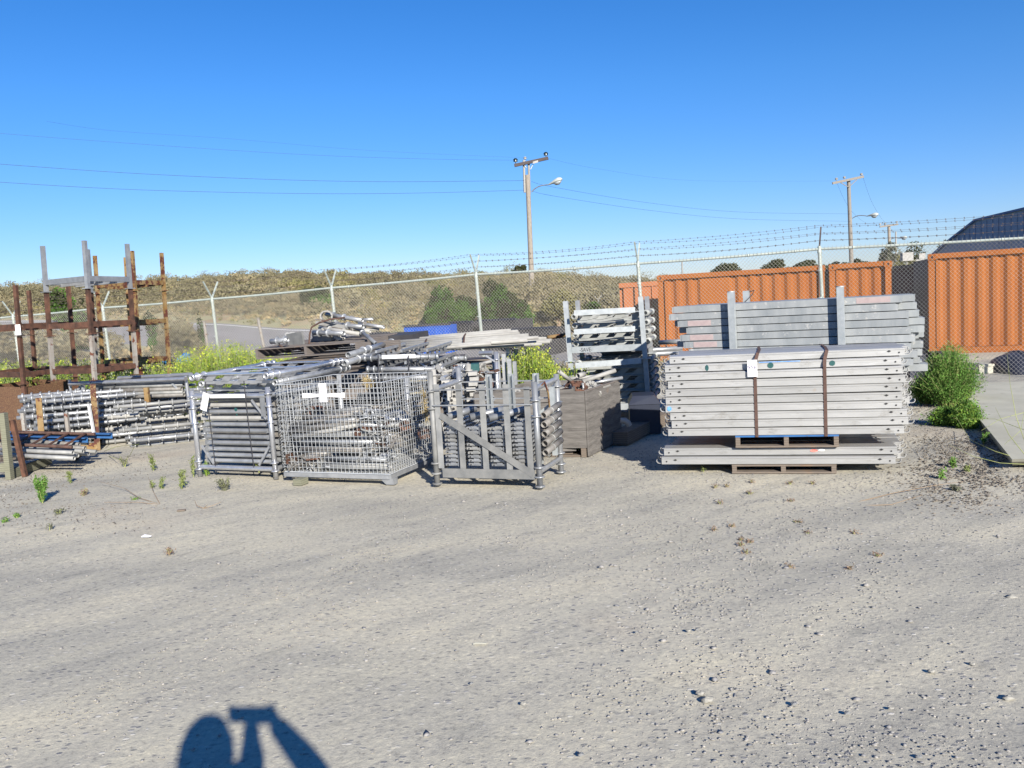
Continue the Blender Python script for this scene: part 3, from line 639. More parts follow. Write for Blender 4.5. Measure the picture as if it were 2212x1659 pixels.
# ------------------------------------------------------------------ CONTAINERS
def container(a, b_, z0, z1, depth, m, label, left_end=True, right_end=True, flat=(), pitch=.278, door_left=False):
    a, b_ = V((a.x, a.y, 0)), V((b_.x, b_.y, 0)); e = (b_-a); L = e.length; e.normalize(); nrm = V((e.y, -e.x, 0))
    if nrm.y > 0: nrm = -nrm
    t = thing('shipping_container', label, 'shipping container', at(a, z0))
    H = z1-z0
    # body shell, set back a little behind the corrugated face
    b = MB(); o = at(a, z0+.12)-nrm*.08; b.box(o, e*L, -nrm*(depth-.08), V((0, 0, H-.22))); b.build('body', 'maroon', t)  # shade on the orange container's side walls put into the dark maroon
    # corrugated side
    c = MB(); x = .16; top = z1-.11; bot = z0+.16; pts = [(x, 0)]; k = 0
    while x < L-.2:
        if k in flat: pts += [(x+.3, 0)]; x += .3; k += 1; continue
        pts += [(x+.075, 0), (x+.142, -.045), (x+.212, -.045), (x+.276, 0)]; x += pitch; k += 1
    pts = [p for p in pts if p[0] < L-.12]; pts.append((L-.1, 0))
    vs = []
    for px, d in pts: p = a+e*px+nrm*(d-.02); vs += [at(p, bot), at(p, top)]
    fs = [(2*i, 2*i+2, 2*i+3, 2*i+1) for i in range(len(pts)-1)]; c.add(vs, fs)
    c.build('corrugated_panel', m, t)
    f = MB(); f.bar(at(a+nrm*.0, z1-.055), at(b_+nrm*.0, z1-.055), .08, .11); f.build('top_rail', m, t)
    f = MB(); f.bar(at(a, z0+.08), at(b_, z0+.08), .08, .15); f.build('bottom_rail', m, t)
    for (p, s) in ((a, 1), (b_, -1)):
        f = MB(); f.box(at(p+nrm*.045-e*(0 if s > 0 else .13), z0), e*.13, -nrm*.13, V((0, 0, H))); cp = f.build('corner_post', m, t)
        for zz in (z1-.13, z0+.02):
            g_ = MB(); cc = at(p+nrm*.05+e*s*.07, zz+.055); g_.cbox(cc, .165, .03, .125, e, nrm); 
            g_.disc(cc+nrm*.014, nrm, .032, 10, 1, sx=.7); g_.build('corner_casting', [m, 'hole'], cp)
    return t
# big container at right
container(P(2006, 700, 18.5), P(2006, 700, 18.5)+V((6.06, -2.1, 0)), P(2010, 767, 18.5).z, P(2008, 549, 18.5).z, 2.4, 'orange', 'orange corrugated shipping container at the far right beyond the fence')
zt = P(1424, 595, 20).z
pa, pb = P(1424, 700, 20), P(1783, 700, 19.3)
container(pa, pb, .02, zt, 2.4, 'orange', 'long orange corrugated container with a flat panel, behind the stacked zinc planks', flat=(3, 4))
pa = P(1793, 700, 19.4); pb = P(1926, 700, 19.1)
container(pa, pb, .02, P(1860, 567, 19.2).z, 2.4, 'orange', 'short stretch of orange container right of the dark gap, by the straight fence post')
# door-end container behind at left
p, q = P(1341, 700, 23.5), P(1341, 700, 23.5)+V((2.40, -.62, 0)); zt = P(1341, 612, 23.5).z
t = thing('shipping_container', 'bright orange container end with closed cargo doors, left of the corrugated containers', 'shipping container', at(p, 0))
e = (at(q, 0)-at(p, 0)).normalized(); nr = V((e.y, -e.x, 0))
b = MB(); b.box(at(p, 0.02)-nr*.05, e*2.44, -nr*5.8, V((0, 0, zt-.02))); b.build('body', 'orangedoor', t)
for k in (0, 1):
    b = MB(); b.box(at(p, .2)+e*(.12+k*1.12), e*1.08, nr*.03, V((0, 0, zt-.34))); dr = b.build('door', 'orangedoor', t)
    for j in (.3, .8):
        r_ = MB(); c = at(p, .12)+e*(.12+k*1.12+j)+nr*.05; r_.tube(c, c+V((0, 0, zt-.25)), .02, n=6); r_.build('lock_bar', 'orangedoor' if j > .5 else 'rust_brown', dr)
    r_ = MB(); c = at(p, 1.0)+e*(.22+k*1.12)+nr*.07; r_.bar(c, c+e*.75, .02, .04); r_.bar(c+e*.75, c+e*.75-V((0, 0, .2)), .02, .03, up=e); r_.build('handle', 'rust_brown', dr)
b = MB(); b.box(at(p, zt-.13)+nr*.0, e*2.44, nr*.06, V((0, 0, .13))); b.build('header_beam', 'orangedoor', t)
# dark lorry box and maroon container in the gap
def simple_box(name, label, cat, c0, c1, D, z0, z1, depth, m, trim=None, extra=None, group=None):
    p, q = P(c0, 700, D), P(c1, 700, D+.0); t = thing(name, label, cat, at(p, z0), group)
    e = (at(q, 0)-at(p, 0)); L = e.length; e.normalize(); nr = V((e.y, -e.x, 0)); H = z1-z0
    b = MB(); b.box(at(p, z0), e*L, -nr*depth, V((0, 0, H))); b.build('body', m, t)
    r_ = MB(); r_.box(at(p, z1-.09)+nr*.04-e*.03, e*(L+.06), -nr*(.05), V((0, 0, .1))); r_.build('top_rim', trim or m, t)
    for k in range(max(2, int(L/.6))+1):
        r_ = MB(); x = L*k/max(2, int(L/.6)); r_.box(at(p, z0)+e*(x-.03)+nr*.035, e*.06, -nr*.033, V((0, 0, H-.1))); r_.build('rib', trim or m, t)
    return t, p, e, nr, L
simple_box('dumpster', 'black steel dumpster in the gap between the orange containers', 'dumpster', 1932, 2000, 24, 0, P(1960, 597, 24).z, 2, 'binblack')
t, p, e, nr, L = simple_box('storage_box', 'dark maroon storage container with a grey top, left of the right hand orange container', 'container', 1981, 2030, 21.5, 0, P(1990, 575, 21.5).z, 2, 'maroon')
b = MB(); b.box(at(p, P(1990, 575, 21.5).z+.005)-e*.1+nr*.08, e*.95, -nr*1.2, V((0, 0, .06))); b.build('roof_box', 'binblack', t)
b = MB(); c = P(1992, 553, 21.3); b.cbox(c, .16, .02, .14); b.build('plate', 'galv_pale', t)
# bins on the road side
def binn(label, x0, x1, D, ytop, m, side, name='bin'):
    p = P(x0, ytop, D); q = P(x1, ytop-(x1-x0)*.05, D-.6); z0 = max(0, terr(p.x, p.y)-.2); zt = p.z; t = thing(name, label, 'bin', at(p, z0), 'steel bins behind the fence')
    e = (at(q, 0)-at(p, 0)); L = e.length; e.normalize(); nr = V((e.y, -e.x, 0)); sd = V((-e.y, e.x, 0)); H = zt-z0
    b = MB(); T = .05; dp = side
    b.box(at(p, z0), e*L, sd*T, V((0, 0, H))); b.box(at(p, z0)+sd*(dp-T), e*L, sd*T, V((0, 0, H)))
    b.box(at(p, z0)+sd*T, e*T, sd*(dp-2*T), V((0, 0, H))); b.box(at(p, z0)+sd*T+e*(L-T), e*T, sd*(dp-2*T), V((0, 0, H))); b.box(at(p, z0+.05)+sd*T+e*T, e*(L-2*T), sd*(dp-2*T), V((0, 0, .04)))
    b.build('shell', m, t)
    for k in range(5):
        r_ = MB(); r_.box(at(p, z0+.1)+e*(L*(k+.5)/5-.025)+nr*.04, e*.05, sd*.038, V((0, 0, H-.2))); r_.build('rib', m, t)
    r_ = MB(); r_.box(at(p, zt-.01)+nr*.04-e*.03, e*(L+.06), sd*.09, V((0, 0, .06))); r_.build('rim', 'binblack' if m != 'binblack' else 'darkpl_shade', t)
    r_ = MB(); r_.bar(at(p, z0+H*.72)+e*L*.32+nr*.06, at(p, z0+H*.72)+e*L*.5+nr*.06, .03, .03); r_.build('handle', 'galv', t)
binn('bright blue steel bin behind the fence on the road side', 872, 971, 26, 706, 'binblue', .5)
binn('black open bin just right of the blue bin', 972, 1018, 26.5, 698, 'binblack', 1.3)
binn('black bin with white labels behind the middle fence post', 1034, 1112, 25.5, 694, 'binblack', 1.2)
binn('black bin right of the middle fence post, below the utility pole', 1108, 1196, 24, 712, 'binblack', 1.2)
binn('low dark skip at the left behind the piled pallets', 802, 838, 25, 722, 'binblack', 1.0)
# dark tank under the right container, block beside it
b = MB(); c = P(2262, 795, 14.1); R1 = .62; rg = []
for x_, r_ in [(-.85, .3), (-.8, .5), (-.6, .6), (0, .62), (.6, .6), (.8, .5), (.85, .3)]:
    rg.append([V((c.x+x_, c.y+1.1*r_*math.cos(k)*.8, -.06+r_*.66*math.sin(k))) for k in [2*math.pi*i/20 for i in range(20)]])
b.loft(rg); tk = thing('water_tank', 'dark blue plastic tank lying behind the fence under the right container', 'tank', (c.x, c.y, 0)); b.build('tank_body', 'darkpl_shade', tk)
for s in (-.5, 0, .5):
    b = MB(); b.loft([[V((c.x+s+o_, c.y+1.1*r_*math.cos(k)*.8, -.06+r_*.66*math.sin(k))) for k in [2*math.pi*i/20 for i in range(20)]] for o_, r_ in ((-.04, .6), (-.03, .65), (.03, .65), (.04, .6))]); b.build('band', 'darkpl_shade', tk)
for x0, y0, m, lb in ((2116, 812, 'conc', 'grey concrete block beside the dark tank behind the fence'), (2020, 800, 'darkpl_shade', 'dark crate half hidden behind the fence left of the green bush'), (1985, 815, 'darkpl_shade', 'dark blue box behind the fence beside the zinc planks')):
    p = P(x0, y0, 14.3); b = MB(); kk = .24 if m == 'conc' else .5; hh = .12 if m == 'conc' else .36; b.cbox(V((p.x, p.y, hh/2)), kk, .4, hh); b.cbox(V((p.x, p.y, hh+.02)), kk+.03, .43, .04); b.org = V((p.x, p.y, 0)); tag(b.build('block' if m == 'conc' else 'crate', m), lb, 'block' if m == 'conc' else 'crate')
# ------------------------------------------------------------------ WAREHOUSE
WA = P(2010, 556, 60); wd = V((.20, -.98, 0)).normalized()
def wpt(x, y):
    u = ray(x, y).x/ray(x, y).y; t = (u*WA.y-WA.x)/(wd.x-u*wd.y); return P(x, y, WA.y+wd.y*t)
pts = [wpt(2010, 556), wpt(2052, 520), wpt(2109, 476), wpt(2300, 431), wpt(2560, 380)]
wt = thing('warehouse', 'slate blue metal warehouse with a sloped roof beyond the right container', 'building', at(pts[0], 0))
lft = at(pts[0]-wd*1.5, 0); k = [lft, at(pts[-1], 0)]+pts[::-1]; nw = V((-wd.y, wd.x, 0)); k2 = [q+nw*24+V((0, 0, -.5)) for q in k]
b = MB(); b.add(k, [tuple(range(7))]); b.add(k+k2, [(i, i+7, (i+1) % 7+7, (i+1) % 7) for i in range(7)]+[tuple(range(7, 14))[::-1]]); b.build('wall', 'slate', wt)
b = MB(); Lw = (at(pts[-1], 0)-at(pts[1], 0)).length; s_ = .3
while s_ < Lw:
    q = at(pts[1], 0)+wd*s_
    for a_, c_ in zip(pts[1:], pts[2:]):
        if c_.y <= q.y <= a_.y: zt = a_.z+(c_.z-a_.z)*(q.y-a_.y)/(c_.y-a_.y); break
    b.box(q-nw*.04, wd*.06, nw*.035, V((0, 0, zt-.15))); s_ += .5
b.build('wall_ribs', 'slate', wt)
b = MB()
for a_, c_ in zip(pts, pts[1:]): b.bar(a_+V((0, 0, .03))+nw*.1, c_+V((0, 0, .03))+nw*.1, .5, .13)
b.build('eave', 'eave', wt)
b = MB(); a_ = wpt(2150, 467)+nw*2; c_ = wpt(2176, 461)+nw*2; b.box(a_-V((0, 0, .1)), c_-a_, nw*1.2, V((0, 0, .4))); b.build('roof_vent', 'whitepaint', wt)
# ------------------------------------------------------------------ UTILITY POLES AND WIRES
def insul(b, p, s, mi=0):
    b.tube(p, p+V((0, 0, .10*s)), .02*s, n=6, mi=mi); b.tube(p+V((0, 0, .12*s)), p+V((0, 0, .20*s)), .10*s, .09*s, n=10, mi=mi); b.tube(p+V((0, 0, .20*s)), p+V((0, 0, .27*s)), .12*s, .05*s, n=10, mi=mi)
def lampj(t, p0, p1, px, s, m='lamp'):      # bracket arm, lamp head with lens
    b = MB(); d = (p1-p0); pp = [p0.lerp(p1, k/8)+V((0, 0, d.length*.16*math.sin(math.pi*k/8)**.8*(1-k/16))) for k in range(9)]; b.path(pp, .03*s, 6); arm = b.build('lamp_arm', 'galv', t)
    d = d.normalized(); hd = MB(); rg = []
    u = V((0, 0, 1)); sd = d.cross(u).normalized(); u = sd.cross(d)
    for l, w_, h in [(0, .06, .06), (.25, .14, .10), (.55, .24, .16), (.85, .26, .19), (1.05, .17, .12), (1.1, .05, .04)]:
        rg.append([p1+d*l*.75*s+sd*w_*.8*s*math.cos(k)+u*h*s*(math.sin(k) if math.sin(k) > 0 else .35*math.sin(k)) for k in [2*math.pi*i/12 for i in range(12)]])
    hd.loft(rg); h = hd.build('lamp_head', m, arm)
    g_ = MB(); rg = []
    for l, w_, hh in [(.38, .05, .02), (.5, .19, .13), (.75, .2, .17), (.95, .12, .07), (1.0, .03, .02)]:
        rg.append([p1+d*l*.75*s+sd*w_*.8*s*math.cos(k)-u*.05*s-u*hh*s*(max(0, -math.sin(k))) for k in [2*math.pi*i/12 for i in range(12)]])
    g_.loft(rg); g_.build('lamp_lens', 'glass', arm)
D1 = 48; foot = P(1152, 705, D1); top = P(1139.5, 378, D1); foot.z -= .6
t = thing('utility_pole', 'pale wooden utility pole in the middle with a dark crossarm and a street lamp', 'utility pole', foot)
b = MB(); b.path([foot, foot.lerp(top, .5), top], [.17, .15, .13], 12); b.build('pole_shaft', 'polewood', t)
for dx, y0, y1 in ((-6, 416, 346), (4.5, 420, 350)):
    b = MB(); p = P(1139.5+dx, y0, D1-.0); q = P(1137.5+dx, y1, D1); b.tube(p, q, .07, n=8); b.build('pole_extension', 'galv_pale', t)
a0, a1 = P(1111, 358.5, D1), P(1184, 342.5, D1); b = MB(); b.bar(a0-V((0, .15, 0)), a1-V((0, .15, 0)), .13, .17); ca = b.build('crossarm', 'armwood', t)
b = MB(); b.box(P(1151, 352, D1-.24)-V((0, 0, .05)), V((.3, 0, .07)), V((0, .03, 0)), V((0, 0, .12))); b.build('pole_tag', 'galv_pale', ca)
for x, y in ((1114, 355), (1179.5, 341.5)):
    b = MB(); insul(b, P(x, y, D1-.15), 1.25); b.build('insulator', 'glassins', ca)
b = MB(); insul(b, P(1134.5, 348, D1-.0), .9); b.build('insulator', 'galv_pale', t)
for (xa, ya, xb, yb) in ((1146, 366, 1152, 354),(1137, 362, 1131, 356)):
    b = MB(); b.bar(P(xa, ya, D1-.1), P(xb, yb, D1-.1), .04, .04); b.build('brace', 'galv', t)
lampj(t, P(1148, 415, D1), P(1186, 399, D1-.4), 0, 1.0)
D2 = 74; foot = P(1841, 572, D2); foot.z = -.3; top = P(1833, 389, D2)
t = thing('utility_pole', 'grey wooden utility pole behind the containers with a crossarm and side lamp', 'utility pole', foot)
b = MB(); b.path([V((foot.x, foot.y, -.4)), foot.lerp(top, .5), top], [.2, .18, .15], 12); b.build('pole_shaft', 'greypole', t)
b = MB(); b.bar(P(1798, 396, D2-.3), P(1865.5, 381.5, D2-.3), .14, .20); ca = b.build('crossarm', 'greypole', t)
for x, y in ((1807, 392), (1824, 389), (1861, 382)):
    b = MB(); insul(b, P(x, y, D2-.3), 1.2); b.build('insulator', 'galv_pale', ca)
for xa, ya, xb, yb in ((1833, 404, 1815, 394), (1834, 404, 1851, 388)):
    b = MB(); b.bar(P(xa, ya, D2-.3), P(xb, yb, D2-.3), .05, .06); b.build('brace', 'greypole', t)
lampj(t, P(1841, 472, D2), P(1874, 467, D2-1), 0, 1.15)
D3 = 125; foot = P(1924, 572, D3); top = P(1920, 487, D3)
t = thing('utility_pole', 'farthest utility pole, short and brown, seen between the containers', 'utility pole', V((foot.x, foot.y, -.4)))
b = MB(); b.path([V((foot.x, foot.y, -.4)), top], [.26, .22], 8); b.build('pole_shaft', 'polewood', t)
b = MB(); b.bar(P(1900.5, 490, D3-.3), P(1940, 484.5, D3-.3), .16, .24); ca = b.build('crossarm', 'greypole', t)
for x, y in ((1901, 489), (1912, 487.5), (1937, 484)):
    b = MB(); insul(b, P(x, y, D3-.3), 1.6); b.build('insulator', 'galv_pale', ca)
lampj(t, P(1925, 517, D3), P(1942, 515, D3-1), 0, 1.5)
for x, yt, yb, D, lb in ((1959.5, 552, 612, 70, 'thin pale lamp post with a box at its top between the containers'), (1983, 562, 612, 90, 'thin faint lamp post with a side lamp between the containers'), (1474, 562, 590, 80, 'thin pole rising over the left end of the orange container'), (1936, 500, 560, 128, 'short thin pole beside the farthest utility pole')):
    p = P(x, yb, D); q = P(x-1, yt, D); t = thing('light_pole', lb, 'pole', at(p, -.3)); b = MB(); b.path([at(p, -.4), q], [.09*D/70, .06*D/70], 6); b.build('pole_shaft', 'galv_pale', t)
    if x < 1970 and x > 1950:
        b = MB(); b.cbox(q+V((0, 0, -.1)), .9, .5, .7); b.build('box_light', 'galv_pale', t)
    elif x > 1980: b = MB(); b.cbox(q+V((.5, 0, 0)), 1.5, .3, .15); b.build('lamp_arm', 'galv_pale', t)
def wire(pts, label, r=.012, name='power_line'):
    # smooth hanging cable through points given as (x, y, depth)
    pp = [P(*p) for p in pts]; out = []
    n = len(pp)
    for i in range(n-1):
        p0, p1, p2, p3 = pp[max(i-1, 0)], pp[i], pp[i+1], pp[min(i+2, n-1)]
        for k in range(8):
            t = k/8; out.append(.5*((2*p1)+(p2-p0)*t+(2*p0-5*p1+4*p2-p3)*t*t+(3*p1-p0-3*p2+p3)*t**3))
    out.append(pp[-1]); b = MB(); b.path(out, r*.72, 4); b.org = pp[-1].copy(); tag(b.build(name, 'skywire'), label, 'power line', 'overhead power lines')
wire([(-120, 345, 38), (0, 354.5, 39), (300, 375, 41), (600, 388, 43), (850, 392.5, 45), (1137, 390, 48)], 'upper of the two thick cables from the left to the middle pole', .015)
wire([(-120, 384, 38), (0, 393.5, 39), (300, 410, 41), (650, 418, 43.5), (900, 417, 46), (1139, 410.5, 48)], 'lower of the two thick cables from the left to the middle pole', .015)
wire([(-120, 272, 38), (0, 288, 39), (400, 318, 42), (700, 336, 44), (950, 344, 46.5), (1114, 346, 48)], 'thin cable reaching the left insulator of the middle pole', .009)
wire([(100, 262, 36), (240, 282, 38), (500, 300, 41), (800, 325, 45), (1134, 341, 48)], 'faintest topmost cable over the left of the hill', .006)
wire([(1148, 392, 48), (1200, 405, 49), (1400, 438, 55), (1600, 458, 63), (1839, 462, 74)], 'upper cable between the middle pole and the grey pole', .012)
wire([(1148, 412, 48), (1200, 424, 49), (1400, 454, 55), (1600, 473, 63), (1840, 478, 74)], 'lower cable between the middle pole and the grey pole', .012)
wire([(1180, 341, 48), (1300, 366, 52), (1500, 390, 60), (1806, 391, 74)], 'faint cable from the right insulator of the middle pole', .006)
wire([(1864, 382, 74), (1885, 440, 88), (1912, 480, 110), (1937, 484, 125)], 'cable from the right end of the grey pole crossarm to the farthest pole', .012)
wire([(1807, 394, 74), (1835, 450, 88), (1868, 480, 108), (1901, 488, 125)], 'cable from the left end of the grey pole crossarm to the farthest pole', .012)
# ------------------------------------------------------------------ STACKING RACKS (LEFT)
def rack(cs, z0, z1, zr, m, label, lean=.03, w_=.050, rails=True, railz=.10, name='stacking_rack', group='stacked steel racks at the left', mp=None, omit=()):
    def pt(i, z): return V((cs[i].x+lean*(z-1.6), cs[i].y, z))
    t = thing(name, label, 'stacking rack', pt(0, z0), group)
    for i in range(4):
        b = MB(); p, q = pt(i, z0+.012), pt(i, z1); e = (cs[(i+1) % 4]-cs[i]); e.z = 0; e.normalize()
        b.bar(p, q, w_, w_, up=e); po = b.build('post', mp or m, t)
        f = MB(); f.cbox(pt(i, z0+.006), w_*2.1, w_*2.1, .012, e, V((-e.y, e.x, 0))); f.build('foot_plate', m, po)
    if rails:
        for i in range(4):
            if i in omit: continue
            b = MB(); p, q = pt(i, z0+railz+.04), pt((i+1) % 4, z0+railz+.04); d = (q-p).normalized(); b.bar(p+d*w_*.5, q-d*w_*.5, .045, .075); b.build('rail', m, t)
        b = MB()
        for k in (.33, .66):
            p = pt(0, z0+railz).lerp(pt(1, z0+railz), k); q = pt(3, z0+railz).lerp(pt(2, z0+railz), k); b.bar(p, q, .04, .04)
        b.build('cross_member', m, t)
    return t
# stack seen corner-on: F nearest, L, R and B
F_ = P(187, 624, 11.6); L_ = P(97.5, 634, 12.0); R_ = P(279, 627, 12.4); B_ = P(193, 626, 12.9)
cs = [F_, R_, B_, L_]
zz = [.03, .92, 1.57, 2.20, 2.86]
rack(cs, zz[3], zz[4], 0, 'galv', 'silver galvanised rack on top of the left stack', group='stacked steel racks at the left')
rack(cs, zz[2], zz[3]-.003, 0, 'rust_brown', 'brown rusty rack directly under the silver rack')
rack(cs, zz[1], zz[2]-.003, 0, 'rust_brown', 'third rack down in the stack under the silver rack, with pale flaking posts', mp='rust_white')
# rusty stack at the far left edge
a = P(37, 680, 12.0); c = P(151, 680, 13.1); b_ = P(66, 690, 13.8); d_ = a+b_-c
cs2 = [a, c, b_, d_]
rack(cs2, 1.60, 2.33, 0, 'rust_brown', 'topmost brown rack at the left edge, with a white tag on its post')
rack(cs2, .90, 1.597, 0, 'rust_brown', 'brown rack at the left edge between the top rack and the perforated bin')
rk = rack(cs2, .03, .897, 0, 'rust_brown', 'bottom rack at the left edge with rusty perforated steel side panels', railz=.03)
for i in range(4):
    p, q = cs2[i], cs2[(i+1) % 4]; d = (q-p); d.z = 0; d.normalize(); b = MB(); b.box(at(p, .14)+d*.03-V((.02, 0, 0)), (at(q, 0)-at(p, 0))-d*.06, V((-d.y, d.x, 0))*.006, V((0, 0, .72))); b.build('perforated_panel', 'perf', rk)
# yellow rusty stack behind
q3, q1, q4, q2 = P(290, 640, 13.7), P(209, 640, 14.2), P(353, 640, 14.4), P(275, 640, 14.9)
cs3 = [q3, q4, q2, q1]
rack(cs3, 2.22, 2.87, 0, 'rust_yellow', 'top rack of the yellow rusty stack behind the silver rack', w_=.05)
rack(cs3, 1.57, 2.217, 0, 'rust_yellow', 'middle rack of the yellow rusty stack', w_=.05)
rack(cs3, .92, 1.567, 0, 'rust_yellow', 'lower rack of the yellow rusty stack in the mustard weeds', w_=.05)
rack(cs3, .03, .917, 0, 'rust_yellow', 'bottom rack of the yellow stack hidden in the weeds', w_=.05)
# ledger rack with cup-ring tubes
def lp(x, y, D): return P(x, y, D)
A_ = lp(84, 900, 10.9); A_b = V((A_.x, A_.y, 0)); Bp = G(211, 972); 
lr = thing('stillage', 'rusty yellow open stillage that holds the ringed scaffold tubes', 'stacking rack', at(Bp, 0))
e1 = V((Bp.x-A_b.x, Bp.y-A_b.y, 0)); LL = e1.length; e1.normalize(); n1 = V((-e1.y, e1.x, 0))
for (p, z1, m, lean) in ((Bp, .90, 'rust_yellow', .03), (A_b, ZAT(A_b, 860), 'rust_yellow', .03), (at(Bp, 0)+n1*1.0, .75, 'rust_yellow', .0), (at(A_b, 0)+n1*1.0, .75, 'rust_yellow', .0)):
    b = MB(); b.bar(at(p, .0), at(p, z1)-V((.03*z1*-1*0, 0, 0))+V((lean*z1, 0, 0)), .07, .07, up=e1); b.build('post', m, lr)
b = MB(); b.bar(at(Bp, .06), at(A_b, .06), .08, .09); b.bar(at(Bp, .06)+n1*1.0, at(A_b, .06)+n1*1.0, .08, .09); b.build('base_rail', 'rust_yellow', lr)
b = MB(); b.bar(at(Bp, .07)+n1*.04, at(Bp, .07)+n1*.96, .07, .08); b.bar(at(A_b, .07)+n1*.04, at(A_b, .07)+n1*.96, .07, .08); b.build('cross_member', 'rust_yellow', lr)
for x0, y0, x1, y1 in ((49, 892, 55, 942), (143, 892, 149, 942)):
    b = MB(); b.bar(P(x0, y0, 10.6), P(x1, y1, 10.6), .045, .04); b.build('short_stake', 'rust_white', lr)
b = MB(); b.bar(P(192, 874, 11.05), P(204, 942, 11.05), .05, .02); b.build('white_strip', 'whitepaint', lr)
def std_mesh(L, r, pitch, off, n=8, Rr=1.85):
    b = MB(); b.tube((0, 0, 0), (L, 0, 0), r, n=9, hollow=.006)
    x = off
    while x < L-.04: b.collar((x, 0, 0), (1, 0, 0), r, r*Rr, .022, 12); x += pitch
    b.tube((L, 0, 0), (L+.11, 0, 0), r*.72, n=8, hollow=.004); return b
protos = {}
def inst(key, builder, name, m, cat, M_, label, group):
    k = (key, m)
    if k not in protos:
        o = builder().build(name, m); protos[k] = o
    else:
        o = protos[k].copy(); COL.objects.link(o)
    o.matrix_world = M_; tag(o, label, cat, group); return o
rows = [(862, 5, 'galv'), (879, 5, 'galv'), (893, 5, 'galv'), (905, 4, 'galv'), (919, 4, 'galv'), (934, 4, 'galv_pale'), (948, 4, 'galv'), (962, 4, 'galv_dull')]
k = 0
for ri, (yy, nd, m) in enumerate(rows):
    for j in range(nd):
        D = 11.28+j*.11-ri*.012; base = P(211, yy, 11.4); z = base.z+(.045 if j % 2 else 0)+.006*j
        L = R.choice([1.55, 1.8, 2.1]) if j == 0 else R.choice([1.8, 2.1, 2.35]); x0 = P(28, 900, D).x+R.uniform(-.04, .22)
        if ri > 1 and j == 0: L = R.uniform(1.25, 2.15)
        pr = R.choice([0, 1, 2])
        key = ('std', round(L, 1), pr); pit = (.113, .113, .125)[pr] if ri < 2 else (.125, .16, .14)[pr]
        key = ('std', round(L, 1), pit)
        d = (e1+V((0, -.12+.02*R.uniform(-1, 1), R.uniform(-.004, .008)))).normalized()
        o = inst(key, lambda L=round(L, 1), pit=pit: std_mesh(L, .028, pit, .06), 'scaffold_tube', m, 'scaffold tube', frame(V((x0, D+.15, z)), d),
                 'ringed grey scaffold tube in the left stillage, ' + ('front tube of row %s from the top' % ['one', 'two', 'three', 'four', 'five', 'six', 'seven', 'eight'][ri] if j == 0 else 'lying behind the front tubes of the pile'), 'ringed scaffold tubes in the left stillage'); k += 1
for i in range(16):       # loose ends stepping out to the right
    yy = 880+i*5.6; D = 11.2+R.uniform(-.1, .5); xx = R.uniform(225, 330)
    o = inst(('std', .9, .17), lambda: std_mesh(.9, .026, .17, .06), 'scaffold_tube', R.choice(['galv', 'galv_pale', 'galv_dull']), 'scaffold tube', frame(P(xx, yy, D), (e1+V((0, -.1, 0))).normalized()),
             'ringed scaffold tube sticking out at the right end of the left pile', 'ringed scaffold tubes in the left stillage')
b = MB()
for x in (66, 140): b.path([P(x*1.0+ (67 if x == 66 else 72), 855, 10.98), P(x+73, 900, 10.98), P(x+75, 945, 10.98)], .006, 5)
b.org = P(140, 945, 10.98); tag(b.build('tie_wire', 'cable'), 'two dark tie wires round the ringed tubes', 'wire')
# pipes and blue angle in front, on two timbers
def plain_tube(L, r, n=10): b = MB(); b.tube((0, 0, 0), (L, 0, 0), r, n=n, hollow=.005); return b
def pipe(p, q, r, m, label, group, cat='pipe', name='pipe'):
    p, q = V(p), V(q); L = round((q-p).length, 2); M_ = frame(p, (q-p)); key = ('pipe', L, r)
    return inst(key, lambda: plain_tube(L, r), name, m, cat, M_, label, group)
gp = 'plain pipes lying in front at the left'
for x0, y0, x1, y1, D0, D1_, m, lb in [(2, 972, 158, 978, 9.75, 9.55, 'galv_dull', 'second lowest grey pipe at the left front'), (2, 982, 160, 990, 9.6, 9.4, 'galv_dull', 'lowest grey pipe at the left front'),
    (6, 950, 172, 960, 10.1, 9.9, 'galv_brown', 'brownish pipe behind the rusty rung frame'), (6, 958, 185, 968, 10.0, 9.8, 'galv_brown', 'pipe third from the bottom at the left front'), (6, 940, 175, 950, 10.3, 10.1, 'galv_brown', 'uppermost brown pipe of the left front bundle'),
    (20, 962, 208, 976, 10.25, 10.2, 'galv_dull', 'pipe reaching farthest right in the left front bundle'), (20, 968, 192, 981, 10.0, 9.95, 'galv_dull', 'pipe with a worn end under the brownish pipes'), (20, 955, 150, 962, 10.2, 10.1, 'galv_brown', 'short brown pipe in the middle of the left front bundle'),
    (4, 977, 168, 984, 9.85, 9.7, 'galv_dull', 'pipe between the two lowest pipes at the left front'), (10, 966, 180, 975, 9.9, 9.75, 'galv_dull', 'pipe just under the rusty rung frame'), (12, 946, 190, 957, 10.35, 10.2, 'galv', 'greyish pipe at the back of the left front bundle')]:
    pipe(P(x0, y0, D0), P(x1, y1, D1_), .026, m, lb, gp)
for x0, y0, x1, y1, D, lb in ((8, 937, 243, 941, 10.2, 'long blue steel angle on the left front bundle'), (22, 945, 190, 950, 10.05, 'shorter blue steel angle below the long one')):
    b = MB(); p, q = P(x0, y0, D), P(x1, y1, D); b.bar(p, q, .012, .07); b.bar(p-V((0, .04, -.03)), q-V((0, .04, -.03)), .07, .010); b.org = p.copy(); tag(b.build('steel_angle', 'bluesteel'), lb, 'steel angle')
t = thing('rung_frame', 'rusty frame with four slanting rungs lying on the left front pipes', 'frame', P(100, 950, 9.9))
for x0, y0, x1, y1 in ((25, 933, 205, 938), (26, 960, 156, 966)):
    b = MB(); p, q = P(x0, y0, 10.1 if y0 < 950 else 9.65), P(x1, y1, 10.1 if y0 < 950 else 9.65); b.tube(p, q, .02, n=8); b.build('side_rail', 'rust_strap', t)
